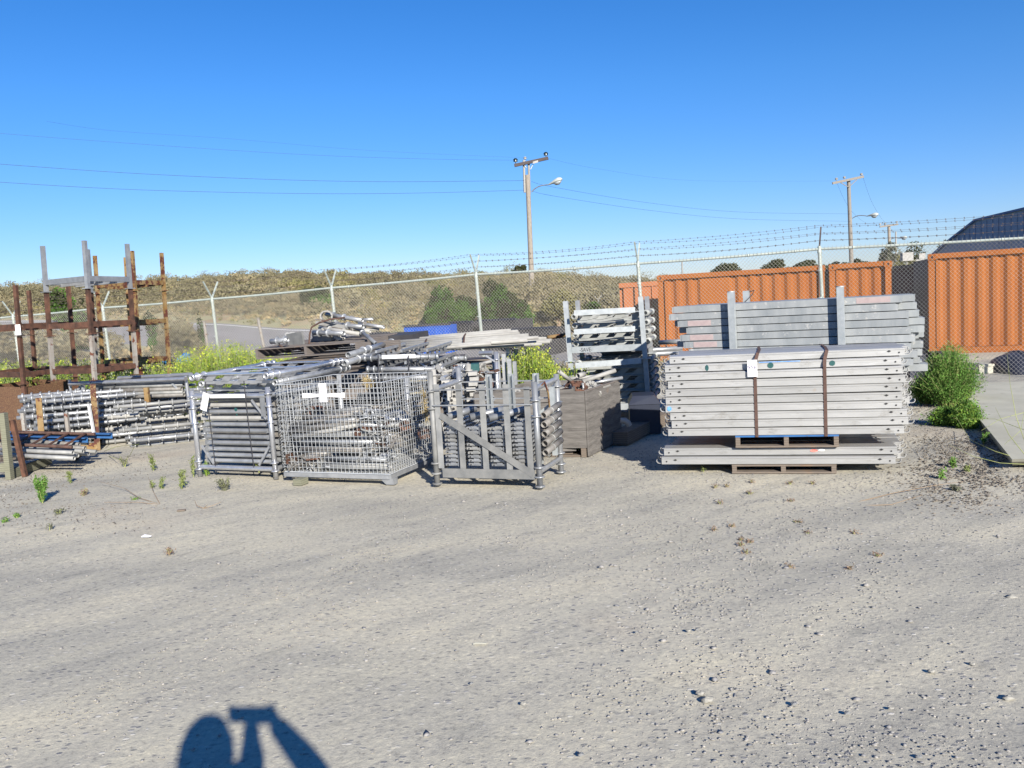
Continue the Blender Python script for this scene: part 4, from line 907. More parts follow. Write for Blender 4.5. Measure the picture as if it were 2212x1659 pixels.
for x0, x1 in ((70, 32), (109, 64), (146, 102), (184, 139)):
    b = MB(); b.bar(P(x0, 936, 10.05), P(x1, 963, 9.66), .035, .012); b.build('rung', 'cable' if 0 else 'rust_brown', t)
b = MB(); p = G(60, 1000); b.bar(P(2, 990, 10.2), P(62, 985, 9.7), .09, .09); b.bar(P(160, 985, 10.6), P(172, 976, 10.2), .09, .09); b.org = p.copy(); tag(b.build('bearer_timbers', 'woodbrown'), 'low timber bearers under the left front pipes', 'timber')
# crate corner at the far left edge
t = thing('timber_crate', 'mossy timber crate corner with rusty wire mesh at the left edge', 'crate', G(10, 1030))
g = G(22, 1035); tp = P(7, 892, g.y); b = MB(); b.bar(g, tp, .075, .06); b.build('corner_post', 'woodgreen', t)
b = MB(); g2 = g+V((.10, .12, 0)); b.bar(g2, V((g2.x-.07, g2.y, tp.z-.10)), .05, .045); b.build('dark_stake', 'rust_brown', t)
b = MB(); b.bar(V((g.x-.02, g.y, .14)), V((g.x-.55, g.y-.05, .14)), .05, .10); b.bar(V((g.x-.02, g.y, .05)), V((g.x-.04, g.y+.9, .05)), .05, .10); b.build('base_board', 'woodgreen', t)
b = MB()
for i in range(12): z = .22+i*.055; b.path([V((g.x+.03, g.y+.0, z)), V((g.x-.25, g.y-.03, z)), V((g.x-.5, g.y-.05, z))], .0035, 4)
for i in range(8): x = g.x-.02-i*.06; b.path([V((x, g.y-.02-.006*i, .2)), V((x-.03, g.y-.02-.006*i, .86))], .0035, 4)
b.build('wire_mesh', 'rust_strap', t)
# long galvanised crate behind the ringed tubes
t = thing('tube_crate', 'long galvanised scaffold crate of brown tubes behind the ringed tube pile', 'crate', P(280, 860, 12))
c0, c1 = P(152, 825, 12.3), P(401, 815, 11.6)
b = MB(); b.tube(P(150, 823, 12.3)+V((0, 0, .02)), at(P(152, 823, 12.3), .02), .024); b.build('post', 'galv_bright', t)
b = MB(); b.tube(P(401, 812, 11.6), at(P(401, 812, 11.6), .02)+V((.03, 0, 0)), .026); b.build('post', 'galv_bright', t)
b = MB(); b.tube(P(150, 829, 12.2), P(401, 818, 11.5), .030); b.build('top_tube', 'galv_bright', t)
b = MB(); b.tube(P(256, 817, 12.9), P(414, 809, 12.2), .030); b.build('top_tube', 'galv_bright', t)
for x, y, D in ((177, 826, 12.5), (205, 823, 12.7), (232, 822, 12.9), (257, 817, 13.0)):
    b = MB(); p = P(x, y, D); b.bar(p, at(p, .1), .08, .05); b.build('upright', 'galv_pale', t)
for x0, y0, x1, y1, D in ((178, 846, 176+3, 833, 12.2), (389, 846, 372, 828, 11.65), (164, 845, 178, 832, 12.25)):
    b = MB(); b.bar(P(x0, y0, D), P(x1, y1, D), .012, .03); b.build('gusset', 'galv', t)
for i, (y0, y1, m) in enumerate([(832, 824, 'galv'), (838, 830, 'galv_dull'), (846, 840, 'galv_brown'), (853, 847, 'galv_dull'), (859, 853, 'galv_brown')]):
    for j in range(3):
        pipe(P(168+R.uniform(0, 20)+(16 if i < 2 else 0), y0, 12.15+j*.12), P(400-R.uniform(0, 8), y1, 11.65+j*.12), .030, m, 'long tube in the galvanised crate behind the ringed tubes, row %s' % ['one', 'two', 'three', 'four', 'five'][i], 'long tubes in the rear left crate')
b = MB()
for x in (182, 238, 345): b.path([P(x+14, 826, 12.0), P(x+1, 846, 11.9), P(x, 858, 11.9)], .006, 4)
b.org = P(200, 850, 12); tag(b.build('tie_wire', 'cable'), 'dark tie wires round the long tubes in the rear left crate', 'wire')
b = MB(); p = P(317, 846, 11.5); b.bar(at(p, .5), P(316, 837, 11.5), .06, .06); b.org = at(p, .0); tag(b.build('rusty_stake', 'rust_yellow'), 'short rusty yellow stake in front of the brown tubes', 'stake')
# blue net scraps in the weeds
for x, y, w_, lb in ((352, 782, 36, 'crumpled blue net bag in the weeds behind the rear left crate, left piece'), (394, 776, 40, 'flat blue net scrap in the weeds, right piece')):
    l = LC(); p = P(x, y, 15.3); l.cloud(500, p, (w_*.0043, .2, .11), .035, 0, clumps=4); t = thing('net_bag', lb, 'net', at(p, .3)); l.build('netting', ['tarp'], t)
# ------------------------------------------------------------------ LOT TAGS
font = None
def text_mesh(s, size, M_, m, parent, name='lettering', ext=.0006, sx=1):
    cu = bpy.data.curves.new('txt', 'FONT'); cu.body = s; cu.size = size; cu.align_x = 'CENTER'; cu.align_y = 'CENTER'; cu.extrude = ext
    o = bpy.data.objects.new('txt', cu); COL.objects.link(o); dg = bpy.context.evaluated_depsgraph_get(); me = bpy.data.meshes.new_from_object(o.evaluated_get(dg)); bpy.data.objects.remove(o); bpy.data.curves.remove(cu)
    me.transform(Matrix.Diagonal((sx, 1, 1, 1))); me.transform(M_); org = ORG[parent.name]; me.transform(Matrix.Translation(-org)); me.materials.clear(); me.materials.append(M[m])
    o = bpy.data.objects.new(name, me); COL.objects.link(o); o.parent = parent; return o
def lot_tag(c, x, up, w_, h, lines, label):
    x = V(x).normalized(); up = (V(up)-x*V(up).dot(x)).normalized(); nrm = x.cross(up)
    if nrm.y > 0: x = -x; nrm = -nrm
    x = up.cross(nrm).normalized()
    t = thing('lot_tag', label, 'tag', c, 'white lot tags tied to the goods')
    b = MB(); b.cbox(c, w_, h, .0012, x, up, nrm); b.build('card', 'white', t)
    b = MB(); b.disc(c+up*h*.43+nrm*.001, nrm, .004, 8, up=up); b.build('eyelet', 'hole', t)
    for s, sz, oy, m in lines:
        M_ = Matrix((x, up, nrm)).transposed().to_4x4(); M_.translation = c+up*oy*h+nrm*.0016; text_mesh(s, sz, M_, m, t)
    return t
c = P(39, 712.5, 11.9); lot_tag(c, (1, 0, 0), (-.02, 0, 1), .075, .15, [('LOT', .030, .26, 'ink')], 'white lot tag on the brown rack post at the left edge')
# ------------------------------------------------------------------ SHORING FRAMES (two legs with flange rings joined by toothed beams)
def frame_proto(w_, l, m='galv', r=.030, key=''):
    # local: legs along +y at x=0 and x=w_, beams along x; thickness about .11
    t = thing('shoring_frame', 'proto', 'shoring frame', (0, 0, 0))
    for x in (0, w_):
        b = MB(); b.tube((x, 0, 0), (x, l, 0), r, n=12, hollow=.006, mi=0)
        lg = b.build('leg', m, t)
        for y in (0.012, .09, .19, l-.2, l-.1, l-.012):
            c = MB(); c.collar((x, y, 0), (0, 1, 0), r, r*(1.55 if .05 < y < l-.05 else 1.35), .016 if .05 < y < l-.05 else .03, 14); c.build('flange_ring', m, lg)
    for y in (.14, l*.5, l-.14):
        b = MB(); b.box((r, y-.045, .010), (w_-2*r, 0, 0), (0, .09, 0), (0, 0, .010)); b.box((r, y-.012, -.088), (w_-2*r, 0, 0), (0, .024, 0), (0, 0, .032))
        n = max(3, int(w_/.2))
        for i in range(n):
            x = r+(w_-2*r)*(i+.1)/n; d = (w_-2*r)/n
            b.hexa([(x, y-.02, -.058), (x+d*.5, y-.02, -.058), (x+d*.5, y-.012, -.058), (x, y-.012, -.058), (x+d*.30, y-.02, .009), (x+d*.85, y-.02, .009), (x+d*.85, y-.012, .009), (x+d*.30, y-.012, .009)])
        b.build('toothed_beam', m, t)
    b = MB(); b.bar((r, .2, 0), (w_-r, l-.2, 0), .03, .006); b.bar((w_-r, .2, -.012), (r, l-.2, -.012), .03, .006); b.build('cross_brace', m, t)
    reg(t); return t
used = {}
def place_frame(w_, l, m, M_, label, group):
    k = (w_, l, m)
    if k not in used: used[k] = frame_proto(w_, l, m); o = used[k]; o.matrix_world = M_; o['label'] = label; o['group'] = group
    else: o = dup(used[k], label, M_, group)
    return o
def flanged_post(t, p, q, r, m, ks, rr_=1.7):
    b = MB(); b.tube(p, q, r, n=14, hollow=.005); po = b.build('post', m, t); d = (V(q)-V(p)).normalized()
    for k in ks: c = MB(); c.collar(V(p).lerp(V(q), k), d, r, r*rr_, .014, 16); c.build('flange_ring', m, po)
    return po
# ------------------------------------------------------------------ FRONT CRATE 1 (tubes)
a, b_ = G(433, 1029), G(597, 1035); e = (b_-a).normalized(); nn = V((-e.y, e.x, 0)); W = (b_-a).length; LD = 1.25; up = V((-.012, 0, 1)).normalized()
ct = thing('scaffold_crate', 'bright galvanised scaffold crate full of stacked tubes, left of the wire basket', 'crate', a)
HT = ZAT(b_, 836)
for (p, h, m) in ((a, ZAT(a, 844)+.0, 'galv_bright'), (b_, HT, 'galv_bright'), (a+nn*LD, HT, 'galv'), (b_+nn*LD, HT, 'galv')):
    flanged_post(ct, p, p+up*h, .026, m, (.09, .18, .62, .80, .93) if p in (a, b_) else (.1, .2, .8))
for z, r in ((.105, .026), (HT-.085, .026)):
    for (p, q) in ((a, b_), (b_, b_+nn*LD), (a, a+nn*LD), (a+nn*LD, b_+nn*LD)):
        b = MB(); d = (q-p).normalized(); b.tube(p+d*.028+up*z, q-d*.028+up*z, r, n=12); b.build('cross_tube', 'galv_bright' if p == a and q == b_ else 'galv', ct)
for (x, z, dx, dz) in ((W-.05, HT-.33, -.17, .20), (.06, .34, .15, -.2), (W-.05, .34, -.15, -.2)):
    b = MB(); p = a+e*x+up*z-nn*.0; b.bar(p, p+e*dx+V((0, 0, dz)), .014, .022); b.build('gusset_bar', 'galv_bright', ct)
b = MB(); p = a+e*(W-.10)+up*(HT-.30)-nn*.01; b.box(p, e*.06, -nn*.008, V((0, 0, .25))); b.build('gusset_plate', 'galv', ct)
b = MB(); p = b_+up*.12+e*.045; b.box(p, nn*(LD-.1), e*.006, V((0, 0, HT-.25))); 
ctape = MB(); p = a+e*(W*.27)+up*(HT-.085)-nn*.024; ctape.box(p-V((0, 0, .018)), e*W*.46, -nn*.006, V((0, 0, .036))); ctape.build('white_label_strip', 'whitepaint', ct)
def ledger_mesh(L):
    b = MB(); b.tube((.05, 0, 0), (L-.05, 0, 0), .0235, n=10)
    for x, s in ((0, 1), (L, -1)):
        b.hexa([(x, -.012, -.022), (x+s*.07, -.018, -.022), (x+s*.07, .018, -.022), (x, .012, -.022), (x, -.012, .024), (x+s*.07, -.018, .024), (x+s*.07, .018, .024), (x, .012, .024)])
        b.bar((x+s*.012, 0, .034), (x+s*.03, 0, -.05), .008, .016, up=V((0, 1, 0)))
    return b
pz = .155
for r in range(11):
    for c in range(9):
        M_ = frame(a+e*(.06+R.uniform(-.012, .012))+nn*(.07+c*.125+R.uniform(-.01, .01))+up*(.162+r*.0665+R.uniform(-.003, .003)), e)
        if r > 9 and c > 6: continue
        m = ['galv', 'galv', 'galv_dull', 'galv_brown', 'galv'][(r*3+c) % 5] if c else ['galv', 'galv', 'galv', 'galv', 'galv', 'galv', 'galv', 'galv_pale', 'galv', 'galv_pale', 'galv_dull', 'galv_dull'][r]
        o = inst(('led', round(W-.1, 2)), lambda: ledger_mesh(W-.1), 'ledger_tube', m, 'ledger tube', M_,
             'front ledger tube of the tilted tag crate, row %s from the bottom' % ['one', 'two', 'three', 'four', 'five', 'six', 'seven', 'eight', 'nine', 'ten', 'eleven', 'twelve'][r] if c == 0 else 'ledger tube stacked behind the front row of the tilted tag crate', 'ledger tubes in the bright crate' )
for i, xx in enumerate((.235, .74)):
    b = MB(); p = a+e*(W*xx)-nn*.034; b.path([p+up*(HT+.07), p+up*(HT-.1), p+up*.35+e*.01, p+up*.075+nn*.02], .0055, 5); b.org = p.copy()
    tag(b.build('tie_wire', 'cable'), ('left' if i == 0 else 'right')+' black tie wire down the front of the tube crate', 'wire')
b = MB()
for i, (z, s) in enumerate(((HT-.235, .028), (HT-.29, .014), (HT-.345, .02), (HT-.40, .012))):
    p = a+e*(W*.55+i*.004)+up*z-nn*(-.045); b.disc(p-nn*0, -nn, s, 8, sx=.8)
b.org = a.copy()
# teal paint on the tubes
for i, (z, s) in enumerate(((HT-.235, .026), (HT-.29, .014))):
    b = MB(); p = a+e*(W*.53+i*.006)+up*z+nn*(.07-.0255); b.disc(p, -nn, s*.8, 9, sx=.9); b.build('paint_spot', 'greenpaint', ct)
c = P(447, 867, G(447, 1033).y-.07); lot_tag(c-nn*.03, e+V((0, 0, -.32)), V((.32, -.13, 1)), .085, .19, [('LOT', .03, .27, 'ink')], 'white lot tag hanging tilted at the upper left of the tube crate')
# frames lying on top of it
for k in (1, 2):
    M_ = frame(a+e*(.05+.01*k)+nn*(-.03+.05*k)+V((0, 0, HT+.035+k*.048-.11)), e)
    zz_ = [0, HT+.03, HT+.115][k]
    o0 = a+e*[.0, .03, .02][k]+nn*[.0, .10, -.02][k]+V((0, 0, zz_))
    place_frame(round(W-.03, 2), 1.35, 'galv_bright' if k == 2 else 'galv', frame(o0, e, V((0, -.03, 1))), ['', 'lower', 'upper'][k]+' shoring frame of the pair lying on the bright tube crate', 'shoring frames on the bright tube crate')
# ------------------------------------------------------------------ WIRE BASKET
g1 = G(846, 1047); g0 = G(617, 1040); Z1 = .10
fr = P(843, 1036, g1.y); fl = P(616, 1029, g0.y); fr.z = fl.z = Z1
e = (at(fr, 0)-at(fl, 0)); W = e.length; e.normalize(); nn = V((-e.y, e.x, 0)); DD = 1.02; ZT = ZAT(fr, 826)
H = ZT-Z1; up = V((-.02, 0, 1)).normalized()
bt = thing('wire_basket', 'galvanised wire mesh basket full of pipes and clamps with a white lot tag', 'basket', at(fl, 0))
def panel(o, ex, L, h, nx, nz, name='mesh_panel', r=.0027):
    b = MB()
    for i in range(nx+1): p = o+ex*(L*i/nx); b.tube(p, p+up*h, r, n=4, cap=False)
    for i in range(nz+1): p = o+up*(h*i/nz)-V((-ex.y, ex.x, 0))*r*1.6; b.tube(p, p+ex*L, r, n=4, cap=False)
    for z in (0, h): b.tube(o+up*z, o+up*z+ex*L, r*2.0, n=6)
    return b.build(name, 'basketwire', bt)
panel(fl, e, W, H, 27, 17); panel(fr, nn, DD, H, 22, 17); panel(fl, nn, DD, H, 22, 17); panel(fl+nn*DD, e, W, H, 27, 17)
b = MB()
for i in range(28): p = fl+e*(W*i/27); b.tube(p, p+nn*DD, .003, n=4, cap=False)
for i in range(20): p = fl+nn*(DD*i/19)+V((0, 0, .006)); b.tube(p, p+e*W, .003, n=4, cap=False)
b.build('floor_mesh', 'basketwire', bt)
for (p, q) in ((fl, fr), (fl+nn*DD, fr+nn*DD), (fr, fr+nn*DD), (fl, fl+nn*DD)):
    b = MB(); b.bar(p-V((0, 0, .025)), q-V((0, 0, .025)), .03, .04); b.build('base_rail', 'galv', bt)
for i, (p, sx) in enumerate(((fr, 1), (fr+nn*DD, 1), (fl+nn*DD, -1), (fl, -1))):
    if i == 3: continue
    b = MB(); q = at(p, 0); b.hexa([q+e*.04, q-e*.05, q-e*.05+nn*.07, q+e*.04+nn*.07]+[x+V((0, 0, Z1-.045)) for x in (q+e*.03, q-e*.11, q-e*.11+nn*.09, q+e*.03+nn*.09)]); b.build('foot', 'galv', bt)
for p in (fl, fr):
    b = MB(); b.path([p+up*(H*k/216)+V((.007*math.cos(k*.9), .007*math.sin(k*.9), 0)) for k in range(217)], .0024, 4); b.build('corner_hinge_coil', 'basketwire', bt)
b = MB(); q = G(650, 1046); b.cbox(at(q, .03), .095, .12, .06, e, nn); b.org = at(q, 0); tag(b.build('timber_block', 'woodgreen'), 'small mossy timber block under the left of the wire basket', 'timber')
# contents: pipes and clamps heaped inside
gp = 'pipes heaped in the wire basket'
def binside(x, y, z): return fl+e*x+nn*y+V((0, 0, z))
spec = [(.44, .0, .06, 1.24, .06, .0, 'galv_dull', .033), (.45, .05, .13, 1.24, .0, .01, 'galv', .028), (.0, .06, .06, .45, .06, .02, 'galv_brown', .026), (.05, .05, .13, .5, .05, .05, 'galv_brown', .026),
        (.18, .05, .22, 1.1, .05, .0, 'galv_brown', .028), (.2, .04, .30, 1.15, .04, .0, 'galv', .026), (.1, .03, .36, 1.1, .05, .02, 'galv_dull', .024), (.05, .04, .40, 1.0, .03, .12, 'galv_brown', .030),
        (.06, .06, .45, .95, .04, .15, 'galv_brown', .026), (.12, .03, .34, .9, .03, .13, 'galv_pale', .024), (.5, .03, .50, 1.2, .05, -.04, 'galv', .024), (.55, .08, .55, 1.22, .06, -.05, 'galv_dull', .024), (.35, .06, .52, .95, .03, .0, 'galv', .022)]
for i, (x, y, z, x2, y2, dz, m, r) in enumerate(spec):
    pipe(binside(x, y+.03, z), binside(x2*W/1.28, y2+.03, z+dz), r, m, 'pipe lying at the front inside the wire basket', gp)
for i in range(34):
    z = .05+.5*R.random(); y = R.uniform(.12, .95); x = R.uniform(.02, .35); L = R.uniform(.5, .95)
    x2 = min(W-.04, x+L); pipe(binside(x, y, z), binside(x2, min(.97, max(.05, y+R.uniform(-.12, .12))), z+R.uniform(-.06, .1)), R.choice([.022, .026]), R.choice(['galv_brown', 'galv_brown', 'galv_dull', 'galv']), 'pipe deeper in the wire basket heap', gp)
def clamp_mesh():
    b = MB(); rg = [V((.03*math.cos(k), .03*math.sin(k), 0)) for k in [math.pi*(.15+1.7*i/9) for i in range(10)]]
    for p, q in zip(rg, rg[1:]): b.bar(p, q, .028, .008, up=V((0, 0, 1)))
    b.bar((.028, .016, 0), (.055, .02, 0), .02, .01); b.bar((.028, -.016, 0), (.055, -.02, 0), .02, .01); b.tube((.045, -.04, 0), (.045, .045, 0), .006, n=6); b.tube((.045, .03, 0), (.045, .045, 0), .011, n=6); return b
def rot(): return Matrix.Rotation(R.uniform(0, 6.28), 4, 'Z') @ Matrix.Rotation(R.uniform(0, 6.28), 4, 'X')
def clamp(p, m, label, group, s=1): inst('clamp', clamp_mesh, 'pipe_clamp', m, 'clamp', Matrix.Translation(p) @ rot() @ Matrix.Scale(s, 4), label, group)
for i in range(150):
    if i < 60: x, y, z = R.uniform(.85, W-.04), R.uniform(.03, .16), R.uniform(.1, .6)
    elif i < 90: x, y, z = R.uniform(.03, .5), R.uniform(.03, .1), R.uniform(.03, .16)
    else: x, y, z = R.uniform(.05, W-.05), R.uniform(.1, .95), R.uniform(.1, .6)
    clamp(binside(x, y, z), R.choice(['galv', 'galv_dull', 'galv', 'galv_dull', 'galv_brown', 'galv_brown', 'galv', 'rust_brown']), 'pipe clamp in the heap inside the wire basket', 'pipe clamps in the wire basket', R.uniform(.9, 1.5))
# lot tag with crossing tape
d = .02; s = P(701, 848, 8); c = fl+e*(W*.463)+up*(H*.925)-nn*.016
b = MB(); L2 = W*.20
for sgn in (-1, 1):
    p = c-V((0, 0, .045)); b.hexa([p+V((0, 0, -.012))+nn*.002, p+e*sgn*L2+V((0, 0, -.026))+nn*.002, p+e*sgn*L2+V((0, 0, -.026))+nn*.004, p+V((0, 0, -.012))+nn*.004]+[p+V((0, 0, .012))+nn*.002, p+e*sgn*L2+V((0, 0, .024))+nn*.002, p+e*sgn*L2+V((0, 0, .024))+nn*.004, p+V((0, 0, .012))+nn*.004])
b.org = c.copy(); tag(b.build('paper_tape', 'white'), 'white tape stretched across the front of the wire basket', 'tape')
lot_tag(c-V((0, 0, .02)), e, up, .088, .185, [('LOT', .03, .30, 'ink'), ('902', .05, .05, 'inkpale')], 'white lot tag reading LOT on the front of the wire basket')
# dry grass caught in the basket
lc = LC(); lc.cloud(160, fl+e*W*.36+nn*DD+up*(H*.88), (.05, .03, .12), .05, 0, asp=9); lc.cloud(160, fr+nn*DD*.8+up*(H*.6), (.03, .05, .2), .05, 0, asp=9); o = lc.build('dry_grass', ['straw']); tag(o, 'dry straw caught in the rear and right wires of the basket', 'dry grass', kind='stuff')
# ------------------------------------------------------------------ FRONT RACK WITH SLATTED FRONT
a, b_, c_ = G(945, 1049), G(1167, 1055), G(1213, 1023); e = (b_-a); W = e.length; e.normalize(); nn = V((-e.y, e.x, 0)); DP = (c_-b_).dot(nn)
d2 = a+nn*DP; c2 = b_+nn*DP; up = V((-.0, 0, 1)); HR = ZAT(b_, 825); HL = ZAT(a, 803)
rt = thing('slatted_rack', 'galvanised scaffold rack with five flat slats and one diagonal, front centre', 'rack', a)
pr = []
for p, h in ((a, HL), (b_, HR), (c2, ZAT(c2, 808)), (d2, HL-.02)):
    po = flanged_post(rt, p, p+up*h, .027, 'galv_dull' if p in (a, ) else 'galv', (.11, .20, .68, .83, .02) if p in (a, b_) else (.1, .21, .72, .88, .02), 1.8)
for i, fx in enumerate((.06, .33, .595, .86, 1.0)):
    pass
fr0 = a-nn*.012
xs_ = [.085, .335, .595, .855]
xs_ = [.07, .32, .575, .83]
for i, x in enumerate([.105, .345, .595, .845, 1.06]):
    pass
cols = [(300, ), (590, ), (880, ), (1180, ), (1430, )]
zb = .085; sl_ = []
for i, cx_ in enumerate((300, 585, 880, 1175, 1430)):
    px0 = (1150+cx_/4.609)/1.273; t_ = (px0-941)/(1163-941.); x = W*t_
    p = fr0+e*(x-.028); h = HR-.05 if i < 4 else HR-.05
    zt = ZAT(p, (1000+262/4.609)/1.273+ (5 if i == 4 else 0))
    b = MB(); b.box(at(p, zb+.085)+(e*(0)), e*.056, -nn*.006, V((-.0, 0, zt-zb-.085))); b.build('slat', 'galv_dull', rt); sl_.append(x)
b = MB(); b.box(at(fr0, zb)+e*.075-nn*.004, e*(W-.11), -nn*.01, V((0, 0, .085))); b.box(at(fr0, zb)+e*.075, e*(W-.11), nn*.08, V((0, 0, .008))); b.build('bottom_angle', 'galv_dull', rt)
b = MB(); b.bar(at(fr0, HR*.70)+e*.09-nn*.014, at(fr0, .13)+e*(W-.05)-nn*.014, .006, .06, up=up); b.build('diagonal', 'galv_dull', rt)
for z in (ZAT(a+e*.5, 840), ZAT(a+e*.5, 874)):
    b = MB(); b.bar(at(fr0, z)+e*.02-nn*.02, at(fr0, z)+e*(W-.02)-nn*.02, .01, .012); b.build('thin_bar', 'galv', rt)
for p, q in ((a, d2), (b_, c2)):
    b = MB(); b.tube(p+V((0, 0, .15)), q+V((0, 0, .15)), .024, n=10); b.build('side_tube', 'galv', rt); b = MB(); b.tube(p+V((0, 0, HR-.06)), q+V((0, 0, HR-.04)), .024, n=10); b.build('side_tube', 'galv', rt)
for i, x in enumerate((.30, .53, .78)):     # rear channels
    b = MB(); p = d2+e*W*x; h = HR-.02
    b.box(at(p, .1), e*.05, nn*.006, V((0, 0, h-.06))); b.box(at(p, .1), e*.006, -nn*.045, V((0, 0, h-.06))); b.box(at(p, .1)+e*.044, e*.006, -nn*.045, V((0, 0, h-.06))); b.build('rear_channel', 'zincpost', rt)
b = MB(); p = c2-nn*.12; b.box(at(p, .2), nn*.04, e*.006, V((0, 0, HR-.3))); b.box(at(p, .2), nn*.006, -e*.04, V((0, 0, HR-.3))); b.build('rear_channel', 'zincpost', rt)
for z in (HR-.05, HR-.22):
    b = MB(); b.bar(at(d2, z), at(c2, z), .012, .012); b.build('thin_bar', 'galv', rt)
b = MB(); b.bar(at(d2+e*W*.62, .42), at(c2+e*-.02, .70), .006, .05, up=up); b.build('rear_diagonal', 'zincpost', rt)
# short ledgers with wedge heads stacked in four columns
def head_mesh(L):
    b = MB(); w2, h2 = .18, .021
    for y in (0, L-.05):
        b.box((-w2/2, y, -h2/2-.002), (w2, 0, 0), (0, .05, 0), (0, 0, h2)); b.box((-.035, y-.004, -.004), (.055, 0, 0), (0, .006, 0), (0, 0, .022)); b.box((w2/2-.012, y-.003, -.010), (.02, 0, 0), (0, .05, 0), (0, 0, .006))
        b.bar((.045, y-.006, .018), (.045, y-.006, -.018), .01, .006, up=V((0, 1, 0)))
        for s in (-1, 1): b.tube((s*.065, y-.004, -.004), (s*.065, y-.001, -.004), .007, n=6, mi=1)
    b.tube((-.04, .04, -.002), (-.04, L-.04, -.002), .0125, n=8); b.tube((.04, .04, -.002), (.04, L-.04, -.002), .0125, n=8); return b
for ci in range(4):
    xc = (sl_[ci]+sl_[ci+1])/2+.004
    for r in range(11):
        if r == 10 and ci in (1, 2): continue
        z = .20+r*.0375; m = R.choice(['galv', 'galv', 'galv_dull', 'galv'])
        M_ = frame(a+e*(xc+R.uniform(-.006, .006))+nn*(.03+R.uniform(0, .012))+V((0, 0, z)), (e+V((0, 0, R.uniform(-.05, .05)))).normalized())
        o = inst('head', lambda: head_mesh(DP-.1), 'transom', ['x'] and m, 'transom', M_, 'short transom with a wedge head in the slatted rack, %s column, level %s' % (['first', 'second', 'third', 'fourth'][ci], ['one', 'two', 'three', 'four', 'five', 'six', 'seven', 'eight', 'nine', 'ten', 'eleven'][r]), 'transoms stacked in the slatted rack')
for o in [x for x in bpy.data.objects if x.name.startswith('transom')]:
    if len(o.data.materials) == 1: o.data.materials.append(M['hole'])
for i in range(5):    # slanting tube ends on the right side and top
    p = b_+nn*.10+V((.03, 0, .30+i*.085)); q = p+nn*(DP-.22)+V((.02, 0, .045)); pipe(p, q, .030, 'galv_brown', 'tube end on the right side of the slatted rack, level %s from below' % ['one', 'two', 'three', 'four', 'five'][i], 'tube ends at the right of the slatted rack')
    b = MB(); b.collar(p.lerp(q, .45), q-p, .027, .037, .014); b.org = p.copy(); tag(b.build('clamp_ring', 'galv_dull'), 'ring clamped on tube %s at the right of the slatted rack' % ['one', 'two', 'three', 'four', 'five'][i], 'ring')
for i, (x0, x1, z) in enumerate(((.1, .3, .635), (.33, .62, .63), (.52, .80, .62))):
    pipe(a+e*x0+nn*.1+V((0, 0, z)), a+e*x1+nn*.32+V((0, 0, z+.05)), .034, 'galv', 'loose tube lying on top of the transoms, %s' % ['left', 'middle', 'right'][i], 'loose tubes in the slatted rack')
p = c2+V((-.02, -.03, .0)); b = MB(); b.path([p+V((0, 0, .36)), p+V((-.04, -.03, .28)), p+V((-.09, -.02, .17)), p+V((-.02, 0, .22)), p+V((.0, -.02, .33))], .006, 5); b.path([p+V((0, 0, .34)), p+V((-.03, -.05, .2)), p+V((-.01, 0, .13))], .005, 5); b.org = p; tag(b.build('wire_coil', 'galv_dull'), 'coil of wire hooked on the right rear post of the slatted rack', 'wire')
p = b_+nn*.1+V((0, 0, HR-.07)); b = MB(); b.path([p, p+V((.06, .05, .05)), p+V((.09, .1, -.06)), p+V((.1, .2, -.25))], .009, 5); b.org = p; tag(b.build('orange_rope', 'rust_yellow'), 'frayed tan rope tied at the top right of the slatted rack', 'rope')
# ------------------------------------------------------------------ PLYWOOD BOX
k = G(1270, 988); e = V((1, -.12, 0)).normalized(); nn = V((-e.y, e.x, 0)); 
bk = P(1335, 821, k.y+.93); nn = (at(bk, 0)-at(k, 0)); DB = nn.length; nn.normalize(); e = V((nn.y, -nn.x, 0)); e = (e*.93+V((1, -.05, 0))*.5).normalized()
WB = 1.15; ZB = .10; TB = ZAT(k, 845)
bx = thing('plywood_box', 'open weathered plywood box on timber runners, front centre right', 'box', at(k, 0))
T = .018; L = at(k, 0)-e*WB
nb = nn
def pan(o, u, L_, th, h, nm='side_panel'): b = MB(); b.box(o, u*L_, th, V((0, 0, h))); return b.build(nm, 'ply', bx)
pan(at(L, ZB), e, WB-.006, nn*T, TB-ZB, 'front_panel'); pan(at(k, ZB-.09)+V((0, 0, 0)), nn, DB, e*T, TB-ZB+.09); pan(at(L, ZB)+nn*T, nn, DB-T, e*T, TB-ZB); pan(at(L, ZB)+nn*(DB-T)+e*T, e, WB-T, nn*T, TB-ZB+.02, 'back_panel')
b = MB(); b.box(at(L, ZB+.002)+nn*T+e*T, e*(WB-2*T), nn*(DB-2*T), V((0, 0, .02))); b.build('floor_panel', 'ply', bx)
for x in (.02, .5, WB-.07): b = MB(); b.box(at(L, 0)+e*x+nn*.0, e*.05, nn*DB*.96, V((0, 0, ZB-.002))); b.build('runner', 'woodbrown', bx)
b = MB(); b.box(at(L, .0)+nn*.02, e*WB*.98, nn*.09, V((0, 0, .018))); b.build('base_board', 'woodbrown', bx)
b = MB(); b.bar(at(k, TB+.004)+e*.009, at(k, TB+.004)+e*.009+nn*DB, .03, .012); b.build('rim', 'wood', bx)
